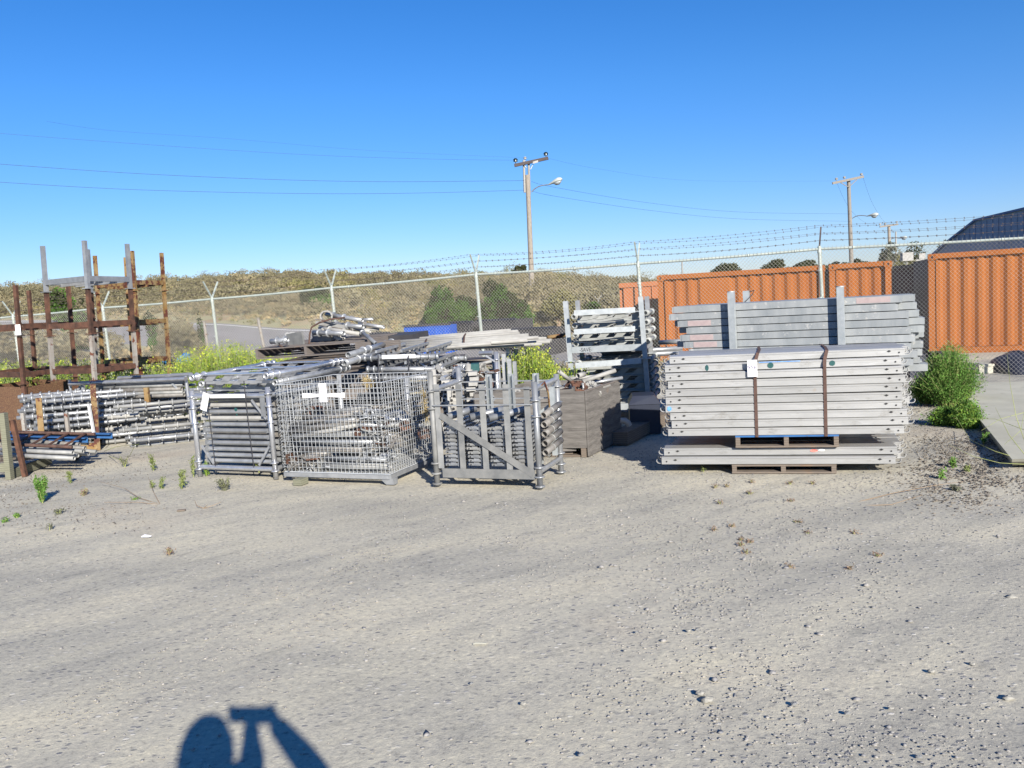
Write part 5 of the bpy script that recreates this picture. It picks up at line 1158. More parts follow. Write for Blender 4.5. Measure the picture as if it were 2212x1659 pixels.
# loose fittings heaped in it
gp = 'fittings heaped in the plywood box'
for i, (x0, y0, x1, y1, D, r, m, lb) in enumerate([(1207, 802, 1232, 822, .5, .022, 'galv_pale', 'short pale tube leaning out of the left of the plywood box'), (1248, 812, 1262, 808, .55, .03, 'galv_pale', 'stubby pale sleeve in the plywood box'),
     (1258, 824, 1330, 800, .6, .025, 'galv_pale', 'long pale tube slanting across the plywood box'), (1230, 818, 1300, 812, .8, .02, 'galv_pale', 'thin pale tube at the back of the plywood box'), (1268, 829, 1345, 816, .75, .02, 'galv', 'grey tube at the right rear of the plywood box')]):
    pipe(P(x0, y0, k.y+D), P(x1, y1, k.y+D+.1), r, m, lb, gp)
for i in range(70):
    p = at(L, 0)+e*R.uniform(.25, WB-.06)+nn*R.uniform(.3, DB-.1)+V((0, 0, R.uniform(TB-.16, TB+.0)))
    clamp(p, R.choice(['galv_pale', 'galv_pale', 'galv', 'rust_brown']), 'clamp in the heap of the plywood box', 'clamps in the plywood box', R.uniform(1.2, 2.2))
b = MB(); p = P(1245, 826, k.y+.65); b.cbox(p-V((0, 0, .05)), .70, .22, .02, e, nn); b.org = p.copy(); tag(b.build('white_board', 'galv_pale'), 'pale flat board lying in the plywood box under the fittings', 'board')
# grey steel hopper behind it, shade put into its dark colour, elbow and planks in the shade
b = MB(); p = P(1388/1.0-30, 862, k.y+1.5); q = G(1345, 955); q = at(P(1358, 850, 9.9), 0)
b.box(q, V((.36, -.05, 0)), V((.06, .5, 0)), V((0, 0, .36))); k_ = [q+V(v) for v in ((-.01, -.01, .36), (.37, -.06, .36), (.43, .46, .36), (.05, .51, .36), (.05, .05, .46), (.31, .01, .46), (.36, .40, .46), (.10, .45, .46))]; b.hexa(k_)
b.org = q; tag(b.build('steel_hopper', 'darkpl_shade'), 'steel hopper with shade put into its dark colour, chamfered lid, behind the plywood box', 'hopper')
b = MB(); b.path([P(1340, 908, 9.1), P(1350, 909, 9.1), P(1357, 914, 9.1), P(1360, 920, 9.1)], [.03, .034, .034, .03], 10); b.org = q; tag(b.build('pipe_elbow', 'galv_pale'), 'pale pipe elbow catching the sun in the shade beside the plywood box', 'pipe elbow')
b = MB(); g = G(1368, 945); b.bar(G(1338, 962)+V((0, 0, .08)), G(1450, 905)+V((0, 0, .08)), .2, .14); b.org = g; tag(b.build('timber', 'woodbrown'), 'brown timber bearer in the shade under the SAVE rack', 'timber')
# ------------------------------------------------------------------ SAVE RACK (two tiers)
fr = G(1405, 905); D = fr.y; zt = P(1383, 641, D).z; zm = P(1393, 775, D).z
def col(x, y, D): p = P(x, y, D); return V((p.x, p.y, 0))
FRc, FLc = col(1394, 775, D), col(1233, 785, D+.25)
tn = (FRc-FLc); W = tn.length; e = tn.normalized(); nn = V((-e.y, e.x, 0)); DP = 1.0
BRc, BLc = FRc+nn*DP, FLc+nn*DP
zc = [FLc, FRc, BRc, BLc]
def tier(z0, z1, label, lean=-.035, zr=0, railz=.16, sg=0):
    def pt(i, z): return V((zc[i].x+lean*(z-zm), zc[i].y, z))
    t = thing('stacking_rack', label, 'stacking rack', pt(0, z0), 'silver racks right of the plywood box')
    for i in range(4):
        b = MB(); b.bar(pt(i, z0+.012), pt(i, z1), .065, .065, up=e); po = b.build('post', 'zincpost' if i < 2 else 'galv', t)
        b = MB(); b.cbox(pt(i, z0+.006), .13, .13, .012, e, nn); b.build('foot_plate', 'zincpost', po)
    for i in range(4):
        p, q = pt(i, z0+railz), pt((i+1) % 4, z0+railz); d = (q-p).normalized(); b = MB(); b.bar(p+d*.034, q-d*.034, .05, .085); b.build('rail', 'zincpost', t)
    for k in (.3, .7): b = MB(); b.bar(pt(0, z0+railz).lerp(pt(1, z0+railz), k)+nn*.03, pt(3, z0+railz).lerp(pt(2, z0+railz), k)-nn*.03, .05, .05); b.build('cross_member', 'zincpost', t)
    return t, pt
t1, pt1 = tier(zm, zt, 'upper silver rack with SAVE stencilled on its front rail')
t0, pt0 = tier(.02, zm-.003, 'lower silver rack under the SAVE rack, partly in shade')
p = pt1(0, zm+.16).lerp(pt1(1, zm+.16), .225)-nn*.027; M_ = Matrix((e, V((0, 0, 1)), -nn)).transposed().to_4x4(); M_.translation = p+V((0, 0, -.005)); text_mesh('-SAVE-', .075, M_, 'black', t1, 'stencil', sx=.82)
for tier_, (z0, nL, pt) in enumerate(((zm+.22, 2, pt1), (.26, 3, pt0))):
    for k in range(nL*2):
        z = z0+k*(.15 if tier_ == 0 else .095) if tier_ == 0 else z0+k*.105
        if tier_ == 0: z = zm+.235+k*.125
        if k > 3 and tier_ == 0: break
        o = pt(0, z)+e*.09+nn*(-.0+R.uniform(0, .03))
        place_frame(round(W-.04, 2), 1.15, 'galv_dull2', frame(o, e), 'shoring frame in the %s silver rack, layer %s from below' % (['upper', 'lower'][tier_], ['one', 'two', 'three', 'four', 'five', 'six'][k]), 'shoring frames in the silver racks')
for i, yy in enumerate((672, 713)):
    b = MB(); p, q = P(1240, yy+4, D-.02), P(1372, yy-3, D-.12)
    b.bar(p, q, .012, .07); b.org = p; tag(b.build('flat_bar', 'zincpost'), ['upper', 'lower'][i]+' flat bar across the front of the SAVE rack', 'bar')
b = MB(); b.bar(P(1243, 790, D), P(1385, 779, D-.1), .012, .075); b.org = P(1243, 790, D); tag(b.build('flat_bar', 'zincpost'), 'flat bar across the top of the lower silver rack', 'bar')
# ------------------------------------------------------------------ ZINC PLANKS ON A POST RACK (behind)
lf, rt_ = P(1449, 700, 9.75), P(1979, 700, 8.6)
lf.z = rt_.z = 0; e = (rt_-lf); W = e.length; e.normalize(); nn = V((-e.y, e.x, 0))
DZ = P(1699, 700, 9.7).y; ztop = ZAT(lf.lerp(rt_, .27), 656.5)
pitch = .083; xo = [.04, 0, .10, .20, .12, .16, .22, .18, .14]; xr = [.14, .22, .12, .10, .11, .08, .05, .02, .04]
def zp_mesh(L):
    b = MB(); h, w_ = .074, .235
    b.box((0, 0, -h), (L, 0, 0), (0, w_, 0), (0, 0, h)); b.box((-.02, .004, -h-.0), (.02, 0, 0), (0, w_-.008, 0), (0, 0, h-.006)); b.box((L, .004, -h), (.02, 0, 0), (0, w_-.008, 0), (0, 0, h-.006))
    return b
for r in range(10):
    for c in range(4):
        x0 = (xo[r % 9] if c == 0 else R.uniform(0, .25)); x1 = W-(xr[r % 9] if c == 0 else R.uniform(-.05, .06)); L = round(x1-x0, 1)
        if c == 0 and r == 0: L = round(x1-x0, 1)
        M_ = frame(lf+e*x0+nn*(c*.245+R.uniform(0, .006))+V((0, 0, ztop-r*pitch)), e)
        o = inst(('zp', L), lambda L=L: zp_mesh(L), 'steel_plank', 'zincplank', 'steel plank', M_, 'grey zinc steel plank in the rear stack, front edge, row %s from the top' % ['one', 'two', 'three', 'four', 'five', 'six', 'seven', 'eight', 'nine', 'ten'][r] if c == 0 else 'grey zinc steel plank behind the front edge of the rear stack', 'zinc planks in the rear stack')
        if c == 0 and r in (2, 4, 5): b = MB(); b.box((.10, -.0025, -.068), (.27, 0, 0), (0, .002, 0), (0, 0, .062)); pm = b.build('faded_red_paint', 'pinkpaint'); pm.parent = o
        if c == 0 and r == 0: b = MB(); b.box((L-.42, -.0025, -.066), (.33, 0, 0), (0, .002, 0), (0, 0, .060)); pm = b.build('faded_red_paint', 'pinkpaint'); pm.parent = o
pk = thing('post_rack', 'zinc post rack that holds the rear grey planks, two tall posts in front', 'rack', lf)
for x, yt, s in ((1584, 631, 0), (1818, 620, 0), (1614, 628, 1)):
    pp = lf+e*0; u = (x+3-CX)/FP; 
    base = P(x+3, 690, 9.0); tt = None
    # intersect column with the plank front line
    q = lf+e*(0); best = min(((abs(((lf+e*s_).x)/((lf+e*s_).y)-base.x/base.y), s_) for s_ in [i*W/400 for i in range(401)]))[1]
    g = lf+e*best-nn*.05 if not s else lf+e*(best)+nn*1.03
    if s: g = V((base.x/base.y*(g.y), g.y, 0))
    h = ZAT(g, yt); b = MB(); b.bar(at(g, .0), at(g, h)+e*-.0+V((-.02, 0, 0)), .085, .07, up=e); po = b.build('post', 'zincpost', pk)
    if not s: b = MB(); b.tube(at(g, h-.004)+V((-.02, -.0, 0)), at(g, h+.012)+V((-.02, 0, 0)), .042, n=14); b.build('rounded_cap', 'zincpost', po)
    else: b = MB(); b.path([at(g, h-.02), at(g, h+.0)+V((.08, 0, 0)), at(g, h-.05)+V((.04, -.05, 0)), at(g, h-.14)+V((-.06, -.06, 0))], .006, 5); b.build('wire_loop', 'cable', po)
for yoff in (.1, .8):
    b = MB(); z = ztop-10*pitch-.05; b.bar(at(lf+e*.5+nn*yoff, z), at(lf+e*(W-.4)+nn*yoff, z), .07, .08); b.build('bearer', 'zincpost', pk)
for x_ in (.6, W-.6):
    for yo in (.1, .8): b = MB(); b.bar(at(lf+e*x_+nn*yo, 0), at(lf+e*x_+nn*yo, ztop-10*pitch-.09), .08, .08, up=e); b.build('leg', 'zincpost', pk)
# rails seen left of it
for i, (y0, y1) in enumerate(((740, 737), (757, 752), (766, 761))):
    pipe(P(1300 if i else 1425, y0+(6 if i else 0), 12.3), P(1475, y1, 12.0), .035, 'galv', 'horizontal tube behind the SAVE rack, %s of three' % ['upper', 'middle', 'lower'][i], 'tubes behind the SAVE rack')
# ------------------------------------------------------------------ ALUMINIUM PLANK STACK (front right)
gl, gr = G(1582, 1023), G(1807, 1023)
e = (gr-gl).normalized(); nn = V((-e.y, e.x, 0))
def onln(x, y0=0):   # point on the front line seen in column x (at given row)
    r = ray(x, y0 or 900); # solve gl+e*s such that x/y ratio equals
    k = r.x/r.y; s_ = (k*gl.y-gl.x)/(e.x-k*e.y); return gl+e*s_
xl = onln(1436, 985); xr_ = onln(1950, 985); L0 = (xr_-xl).length
zbot = ZAT(xl, 1003); ph = .0735
PROTO = None
def plank_proto(L):
    t = thing('aluminium_plank', 'proto', 'scaffold plank', (0, 0, 0)); w_, h = .238, .066
    b = MB(); c_ = .006; prof = [(0, 0), (0, h-c_), (c_, h), (w_-c_, h), (w_, h-c_), (w_, 0), (w_-.02, 0), (w_-.02, .004), (.02, .004), (.02, 0)]
    b.loft([[V((0, y, z)) for y, z in prof], [V((L, y, z)) for y, z in prof]], True, False)
    b.bar((0, -.0022, h*.80), (L, -.0022, h*.80), .004, .004); b.bar((0, -.0015, .006), (L, -.0015, .006), .003, .010); b.build('deck', 'alu', t)
    for x, s in ((0, -1), (L, 1)):
        for y in (.02, .19):
            b = MB(); pts = [V((x, y, .008)), V((x+s*.022, y, .004)), V((x+s*.040, y, .010)), V((x+s*.050, y, .026)), V((x+s*.046, y, .040))]
            pts2 = [p+V((0, .03, 0)) for p in pts]
            for (p, q) in zip(pts, pts[1:]): b.bar(p+V((0, .015, 0)), q+V((0, .015, 0)), .03, .006)
            b.bar(V((x, y+.015, .008)), V((x, y+.015, h-.004)), .03, .006, up=V((1, 0, 0))); b.bar(V((x, y+.015, h-.006)), V((x+s*.016, y+.015, h-.004)), .03, .006); b.build('hook', 'alu', t)
    for x in (.045, L-.045): b = MB(); b.disc((x, -.002, .026), (0, -1, 0), .0072, 10, up=V((0, 0, 1))); b.build('rivet_hole', 'hole', t)
    for x in (.125, L-.125):
        b = MB(); q = [V((x-.018, -.0035, .040)), V((x, -.0035, .031)), V((x+.018, -.0035, .040)), V((x, -.0035, .049))]; b.hexa(q+[v+V((0, -.001, 0)) for v in q]); b.build('diamond_slot', 'hole', t)
    reg(t); return t
LP = round(L0-.03, 2)
pz = []
for r in range(12):
    if r < 2: z = zbot+r*ph
    else: z = zbot+2*ph+.118+(r-2)*ph
    pz.append(z)
offs = [(0, 0), (.02, .02), (.11, .0), (.15, 0), (.13, 0), (.06, .0), (.06, 0), (.06, 0), (.10, 0), (.05, 0), (.05, .06), (.13, .15)]
offs = [0, .02, .07, .105, .095, .055, .06, .06, .085, .065, .06, .10]
scl = 1
proto = None
rn = ['one', 'two', 'three', 'four', 'five', 'six', 'seven', 'eight', 'nine', 'ten', 'eleven', 'twelve']
ends = []
for r in range(12):
    for c in range(4):
        back = (.0 if r < 10 else (.035 if r == 10 else .10)) if r != 1 else .05
        dx = offs[r]-.03 if c == 0 else R.uniform(.0, .13)
        o0 = xl+e*dx+nn*(back+c*.243)+V((0, 0, pz[r]))
        if r == 11 and c == 3: continue
        tilt = R.uniform(-.0015, .0015)
        M_ = frame(o0, (e+V((0, 0, tilt))).normalized())
        lb = 'aluminium plank, front edge of the right hand stack, row %s from the ground' % rn[r] if c == 0 else 'aluminium plank behind the front row of the right hand stack'
        if proto is None: proto = plank_proto(LP); proto.matrix_world = M_; o = proto; o['label'] = lb; o['group'] = 'aluminium planks in the strapped stack'
        elif c == 0 or True: o = dup(proto, lb, M_, 'aluminium planks in the strapped stack')
        if c == 0: ends.append((o, o0))
def spot(r, x, z, s, m, nm, sx=1.0, asp=None):
    o, o0 = ends[r]; b = MB(); b.disc((x, -.0045, z), (0, -1, 0), s, 14, sx=sx, up=V((0, 0, 1)), t=.0006); q = b.build(nm, m); q.parent = o
def sx_at(px, r): p = onln(px, 800); return (at(p, 0)-at(ends[r][1], 0)).dot(e)
spot(10, sx_at(1665, 10), .033, .026, 'greenpaint', 'paint_spot'); spot(10, sx_at(1799, 10), .033, .024, 'greenpaint', 'paint_spot'); spot(10, sx_at(1527, 10), .030, .028, 'greenpaint', 'paint_spot', .55)
spot(5, .035, .034, .022, 'bluepaint', 'paint_spot', .9); spot(1, sx_at(1755, 1), .035, .012, 'redmark', 'red_mark', 2.6)
spot(1, sx_at(1772, 1), .040, .009, 'whitepaint', 'white_mark', 3.2)
b = MB(); x = sx_at(1640, 10); b.box((x, -.005, .066-.006), (.35, 0, 0), (0, .002, 0), (0, 0, .006)); q = b.build('marker_line', 'bluepaint'); q.parent = ends[10][0]
# pallets under and between
def pallet(o, e, nn, w_, d, h, m, label, three=True, group=None, top=None, deckgap=.03):
    t = thing('pallet', label, 'pallet', o, group); up = e.cross(nn).normalized()
    n = int(d/.12)
    for k in range(3): b = MB(); x = [0, w_/2-.02, w_-.04][k]; b.box(o+e*x+up*.016, e*.04, nn*d, up*(h-.034)); b.build('stringer', m, t)
    for zz, nn_, mm in ((h-.018, n, top or m), (0, 4, m)):
        for k in range(nn_): b = MB(); y = (d-.09)*k/(nn_-1); b.box(o+nn*y+up*zz-e*.002, e*(w_+.004), nn*.09, up*.016); b.build('deck_board', mm if (k == 0 or mm == m) else m, t)
    return t
pallet(gl+V((0, 0, .0)), e, nn, (gr-gl).length, 1.0, zbot-.004, 'woodbrown', 'grey brown pallet on the ground under the aluminium planks')
g2 = onln(1589, 950); pallet(at(g2, zbot+2*ph+.002), e, nn, (onln(1812, 950)-g2).length, 1.0, .114, 'woodbrown', 'pallet with a blue top board between the two layers of aluminium planks', top='bluesteel')
for i, (x0, x1) in enumerate(((1627, 1633), (1776, 1783))):
    b = MB(); f = onln(x1, 880); zt_ = pz[11]+.071; dn = -nn*.006
    pth = [at(f, zbot+2*ph+.10), at(f, pz[9]), at(f, pz[9]+.07), at(f+nn*.03+e*.005, pz[10]+.07), at(f+nn*.10+e*.03, zt_), at(f+nn*.5+e*.05, zt_+.004), at(f+nn*.97+e*.05, zt_)]
    for p, q in zip(pth, pth[1:]): b.bar(p+dn, q+dn, .028 if p.z < zt_-.001 else .028, .003, up=nn if abs((q-p).normalized().z) > .5 else V((0, 0, 1)))
    b.org = pth[0]; tag(b.build('steel_strap', 'rust_strap'), ['left', 'right'][i]+' rusty steel strap round the aluminium plank stack', 'strap', 'rusty straps on the plank stack')
c = onln(1625, 795); c = at(c, ZAT(c, 795))-nn*.03; lot_tag(c, e, (.0, 0, 1), .083, .150, [('LOT', .025, .28, 'ink'), ('956', .052, .05, 'ink'), ('~', .03, -.28, 'inkpale')], 'white lot tag reading LOT 956 on the aluminium plank stack')
# ------------------------------------------------------------------ CONCRETE SLAB
zs = .11; poly = [(2100, 835), (2091, 865), (2105, 884), (2117, 907), (2150, 947), (2186, 992), (2420, 985), (2700, 980), (2700, 815), (2420, 820), (2212, 824), (2108, 827)]
pts = [G(x, y, zs) for x, y in poly]; b = MB(); n = len(pts)
b.loft([[at(p, 0.0)+V((.14, .22, 0)) for p in pts], [at(p, zs-.03)+V((.02, .03, 0)) for p in pts], [at(p, zs) for p in pts]], True, False)
b.org = at(pts[3], 0); tag(b.build('concrete_slab', 'conc'), 'broken grey concrete slab lying on the ground at the right edge', 'slab')
# ------------------------------------------------------------------ MIDDLE PILES
def wp(x, y, D): return P(x, y, D)
# tilted pallets with junk pipes
pl = wp(551, 757, 11.6); pr_ = wp(772, 741, 11.0); e = (pr_-pl).normalized(); back = (wp(640, 722, 12.9)-wp(600, 745, 11.8)); nn = V((.18, .98, .05)).normalized(); nn = (nn-e*nn.dot(e)).normalized(); up = e.cross(nn).normalized()
W = (pr_-pl).length; o = pl-up*.13
pallet(o, e, nn, W, 1.1, .15, 'wood', 'top weathered pallet of the middle pile, tilted, carrying junk pipes', group='pallets in the middle pile')
b = MB(); q = wp(772, 742, 11.0); b.box(q-up*.14+e*.0, e*.62, nn*.05, up*.15); b.org = q; tag(b.build('timber', 'wood'), 'thick grey plank at the right end of the tilted pallet', 'timber')
b = MB(); q = wp(790, 728, 11.9); b.box(q-up*.14, e*.75, nn*.5, up*.13); b.org = q; tag(b.build('timber', 'binblack'), 'dark plank end behind the junk pipes', 'timber')
for k in range(5):
    dz = .17*(k+1)+.02; oo = o+e*(.35+R.uniform(-.04, .08))-V((0, 0, dz)); e_ = V((e.x, e.y, e.z*(1-.15*k))).normalized()
    pallet(oo, e_, nn, W-.2, 1.05, .14, 'wood', 'weathered pallet under the tilted one, level %s from the top' % ['two', 'three', 'four', 'five', 'six'][k], group='pallets in the middle pile')
b = MB(); q = wp(735, 822, 10.6); b.box(at(q, .72), V((.62, -.12, 0)), V((.05, .3, 0)), V((0, 0, .17))); b.box(at(q, .55), V((.62, -.12, 0)), V((.05, .3, 0)), V((0, 0, .15))); b.org = at(q, .3); tag(b.build('timber', 'wood'), 'grey scalloped timber block behind the wire basket', 'timber')
def rp(x0, y0, x1, y1, D, D1, r, m, label, fl=(), group='junk tubes on the tilted pallet', R2=1.75):
    t = thing('flanged_tube', label, 'scaffold tube', wp(x0, y0, D), group); p, q = wp(x0, y0, D), wp(x1, y1, D1)
    b = MB(); b.tube(p, q, r, n=12, hollow=.006); tb = b.build('tube', m, t)
    for k in fl: c = MB(); c.collar(p.lerp(q, k), q-p, r, r*R2, .014, 14); c.build('flange_ring', m, tb)
    return t
for a in [(705, 679, 783, 692, 12.0, 11.6, .030, 'galv', 'thick tube on top of the junk pile pointing right', (.2, .5)), (770, 693, 805, 689, 12.3, 12.2, .024, 'galv', 'short tube at the upper right of the junk pile', (.15,)),
          (702, 699, 784, 706, 11.9, 11.5, .034, 'galv', 'second thick tube of the junk pile', (.3, .62)), (775, 699, 829, 707, 12.1, 11.9, .026, 'galv', 'tube reaching farthest right in the junk pile', (.25,)),
          (690, 708, 780, 722, 11.7, 11.3, .028, 'galv_pale', 'third tube of the junk pile sloping down to the right', (.25, .6)), (677, 719, 743, 720, 11.6, 11.3, .034, 'galv', 'fat tube lowest at the front of the junk pile', (.2, .5)),
          (740, 706, 800, 716, 12.0, 11.8, .026, 'galv_pale', 'tube in the middle right of the junk pile', (.4,)), (780, 716, 812, 742, 11.3, 10.8, .024, 'galv', 'tube leaning down off the right of the tilted pallet', (.1,)), (760, 712, 818, 711, 12.2, 12, .022, 'galv_pale', 'thin tube low at the right of the junk pile', (.5,)),
          (585, 738, 622, 734, 11.5, 11.4, .036, 'galv', 'fat tube end with two flanges at the left of the junk pile', (.4, .85))]:
    rp(*a)
rp(743, 785, 830, 757, 9.6, 10.9, .036, 'galv', 'big flanged tube pointing away, lower one right of the pallets', (.02, .3, .45, .9, 1), 'big flanged tubes beside the white pipe bundle', 1.5)
rp(752, 767, 850, 738, 9.8, 11.2, .036, 'galv', 'big flanged tube pointing away, upper one right of the pallets', (.3, .42, .8, .95), 'big flanged tubes beside the white pipe bundle', 1.5)
# rusty hoop and brackets
b = MB(); pts = [wp(x, y, 11.5) for x, y in ((590, 739), (610, 749), (660, 757), (667, 757), (668, 740), (669, 722), (673, 707), (690, 697), (712, 690), (745, 686))]; b.path(pts, .013, 6); b.org = pts[0]; tag(b.build('bent_bar', 'rust_strap'), 'rusty bent bar arching over the left of the junk pile', 'bar')
for x0, y0, x1, y1, w_, m, lb in ((681, 689, 722, 697, .012, 'rust_white', 'upper rusty white angle bracket arm'), (683, 697, 745, 706, .05, 'galv_pale', 'pale flat bracket under the upper arm'), (677, 711, 731, 720, .02, 'rust_white', 'rusty white ladder bracket rail'), (690, 704, 740, 712, .02, 'rust_white', 'second rusty white ladder bracket rail'), (758, 683, 790, 699, .02, 'rust_white', 'thin rusty white strut behind the top tube'), (676, 724, 716, 724, .16, 'galv_dull', 'grey steel channel lying left of the fat tube'), (622, 737, 655, 731, .20, 'galv_dull', 'grey steel bracket plate at the left of the junk pile')):
    b = MB(); b.bar(wp(x0, y0, 11.8), wp(x1, y1, 11.6), .03, w_); b.org = wp(x0, y0, 11.8); tag(b.build('bracket', m), lb, 'bracket', 'brackets in the junk pile')
for k in range(6):
    clamp(wp(R.uniform(625, 740), R.uniform(715, 735), R.uniform(11.5, 12)), 'galv_pale', 'clamp lying among the junk pipes', 'clamps in the junk pile', 1.8)
b = MB(); rg = []
for i in range(9):
    a = math.pi*(-.35+1.55*i/8); rg.append(wp(706, 683, 11.9)+V((.085*math.cos(a), 0, .075*math.sin(a))))
for p, q in zip(rg, rg[1:]): b.bar(p, q, .09, .02, up=V((0, 0, 1)))
b.bar(rg[0], rg[0]+V((.02, 0, -.2)), .09, .05); b.bar(rg[-1], rg[-1]+V((.0, 0, -.03)), .09, .05); b.org = rg[0]; tag(b.build('cast_hook', 'galv_pale'), 'pale cast hook bracket on top of the junk pile', 'bracket')
# bundle of long chalky pipes with rusty bands
gp = 'chalky pipes in the long banded bundle'
for i, (x0, y0, x1, y1, D, r) in enumerate([(846, 734, 1104, 713, 12.3, .022), (848, 736, 1119, 716, 11.9, .026), (850, 739, 1122, 720, 11.6, .026), (852, 744, 1142, 724, 11.4, .026), (852, 748, 1140, 728, 11.25, .026), (855, 752, 1163, 729, 11.2, .024), (858, 754, 1140, 735, 11.1, .026),
     (900, 757, 1060, 742, 10.95, .024), (850, 757, 1188, 738, 11.3, .024), (870, 742, 1180, 731, 11.8, .024), (880, 747, 1192, 735, 11.7, .024), (905, 750, 1160, 736, 11.55, .024), (862, 760, 1170, 743, 11.25, .022), (842, 760, 900, 756, 10.9, .024)]):
    pipe(wp(x0, y0, D), wp(x1, y1, D-.25), r, 'galv_pale', 'chalky pale pipe number %s from the top of the long banded bundle' % ['one', 'two', 'three', 'four', 'five', 'six', 'seven', 'eight', 'nine', 'ten', 'eleven', 'twelve', 'thirteen', 'fourteen'][i], gp)
for i, (x, y0, y1) in enumerate(((919, 732, 756), (1002, 722, 750))):
    b = MB(); b.path([wp(x+4, y0-1, 11.9), wp(x+1, y0+3, 11.2), wp(x, (y0+y1)/2, 11.0), wp(x, y1, 10.95)], .012, 6); b.org = wp(x, y0, 11.5); tag(b.build('band', 'rust_strap'), ['left', 'right'][i]+' rusty band round the chalky pipe bundle', 'band')
pipe(wp(1176, 730, 12.2), wp(1222, 724, 12.2), .032, 'rust_yellow', 'yellow tube end left of the SAVE rack post', 'yellow tube')
# trestle of timbers carrying bundle and frames
for x0, y0, x1, D, hh, lb in ((1000, 768, 1190, 12.0, .8, 'dark timber stack in the shade under the right end of the pipe bundle'), (850, 768, 1000, 12.0, .8, 'dark timber stack in the shade under the left of the pipe bundle')):
    for k in range(5):
        p, q = wp(x0, y0, D), wp(x1, y0-8, D); z = p.z-.08-k*.19; b = MB(); b.box(at(p, z-.09), at(q, 0)-at(p, 0), V((0, .6, 0)), V((0, 0, .10))); 
        for s in (.05, .5, .9): b.box(at(p, z-.19)+(at(q, 0)-at(p, 0))*s, V((.08, 0, 0)), V((0, .58, 0)), V((0, 0, .098)))
        b.org = at(p, z); tag(b.build('timber_layer', 'wood'), lb+', layer %s' % ['one', 'two', 'three', 'four', 'five'][k], 'timber')
# frames lying crosswise: legs run left to right
for k, (x0, y0, x1, y1, D) in enumerate(((787, 774, 946, 770, 9.9), (793, 798, 958, 797, 9.75), (800, 817, 962, 815, 9.75))):
    p, q = wp(x0, y0, D), wp(x1, y1, D-.15); l = round((q-p).length, 2)
    X = V((.30, 1.0, .02)).normalized(); Yv = (q-p).normalized(); X = (X-Yv*X.dot(Yv)).normalized(); Z = X.cross(Yv)
    M_ = Matrix((X, Yv, Z)).transposed().to_4x4(); M_.translation = p
    place_frame(1.3, l, 'galv', M_, 'shoring frame lying crosswise behind the wire basket, %s one' % ['top', 'middle', 'bottom'][k], 'shoring frames behind the wire basket')
b = MB(); p, q = wp(826, 771, 9.86), wp(898, 768.5, 9.8); b.bar(p-V((0, .035, 0)), q-V((0, .035, 0)), .004, .045); b.org = p; tag(b.build('label_strip', 'whitepaint'), 'white sleeve strip on the tube behind the wire basket', 'strip')
for x, y0, y1 in ((817, 768, 835), (882, 768, 830)):
    b = MB(); b.path([wp(x, y0, 9.75), wp(x+1, (y0+y1)/2, 9.6), wp(x+2, y1, 9.6)], .008, 5); b.org = wp(x, y1, 9.6); tag(b.build('tie_wire', 'cable'), ('left' if x < 850 else 'right')+' black strap on the frames behind the wire basket', 'wire')
# frame supports: galvanised uprights, rails, stacked brackets
t = thing('upright_crate', 'galvanised crate of upright frames and brackets in the centre background', 'crate', at(wp(1010, 850, 9.6), 0))
for x, yt, yb, D, m, r, rings in ((936, 798, 870, 8.9, 'galv_pale', .028, (.1,)), (1011, 786, 900, 9.3, 'galv_pale', .030, (.12, .45)), (1071, 760, 875, 10.3, 'galv_bright', .026, (.15, .4)), (1003, 800, 890, 9.4, 'galv_pale', .016, ()), (877, 812, 890, 9.4, 'galv', .028, (.2,))):
    p = wp(x, yt, D); q = at(wp(x+4, yb, D), .0); flanged_post(t, q, p, r, m, [1-k*.6 for k in rings])
for x, w_, yt, D in ((1083, .05, 765, 10.6), (1095, .05, 776, 10.5), (1107, .045, 781, 10.5), (1062, .09, 764, 10.4), (1092, .05, 745, 11.3), (1110, .05, 752, 11.4), (1125, .05, 760, 11.5)):
    p = wp(x, yt, D); b = MB(); b.box(at(p, .0), V((w_, 0, 0)), V((.01, .03, 0)), V((0, 0, p.z))); b.build('upright_channel', 'galv', t)
b = MB(); b.tube(wp(1036, 763, 10.4), wp(1064, 762, 10.3), .026); b.tube(wp(956, 818, 9.2), wp(982, 808, 9.9), .03); b.build('cross_tube', 'galv_bright', t)
b = MB(); b.bar(wp(1049, 768, 10.2), wp(1069, 781, 10.2), .012, .02); b.build('gusset', 'galv_bright', t)
b = MB(); b.path([wp(950, 806, 9.5), wp(1005, 794, 9.7), wp(1060, 781, 10.0)], .02, 6); b.build('cross_tube', 'galv_pale', t)
for i in range(2):
    x = (965, 983)[i]; 
    for j in range(12):
        b = MB(); p = wp(x+R.uniform(-3, 3), 825+j*9, 8.9+i*.25); b.cbox(p, .085, .16, .045); b.build('stacked_bracket', 'galv_pale', t)
        b = MB(); b.tube(p+V((-.02, -.085, -.01)), p+V((-.02, -.075, -.01)), .016, n=8); b.build('bracket_slot', 'hole', t)
for i in range(8):
    b = MB(); p = wp(1022+R.uniform(-4, 4), 806+i*11, 9.2); b.cbox(p, .1, .2, .04, V((1, R.uniform(-.2, .2), 0)).normalized()); b.build('stacked_bracket', 'galv_pale', t)
b = MB(); p = wp(1027, 798, 9.5); b.cbox(p, .09, .2, .14); b.build('green_bracket', 'greenpaint', t)
for i in range(46):
    clamp(wp(R.uniform(950, 1068), R.uniform(795, 870), R.uniform(9.3, 9.9)), R.choice(['galv_pale', 'galv', 'galv_pale', 'rust_brown']), 'cast fitting in the heap behind the slatted rack', 'cast fittings behind the slatted rack', R.uniform(1.4, 2.4))
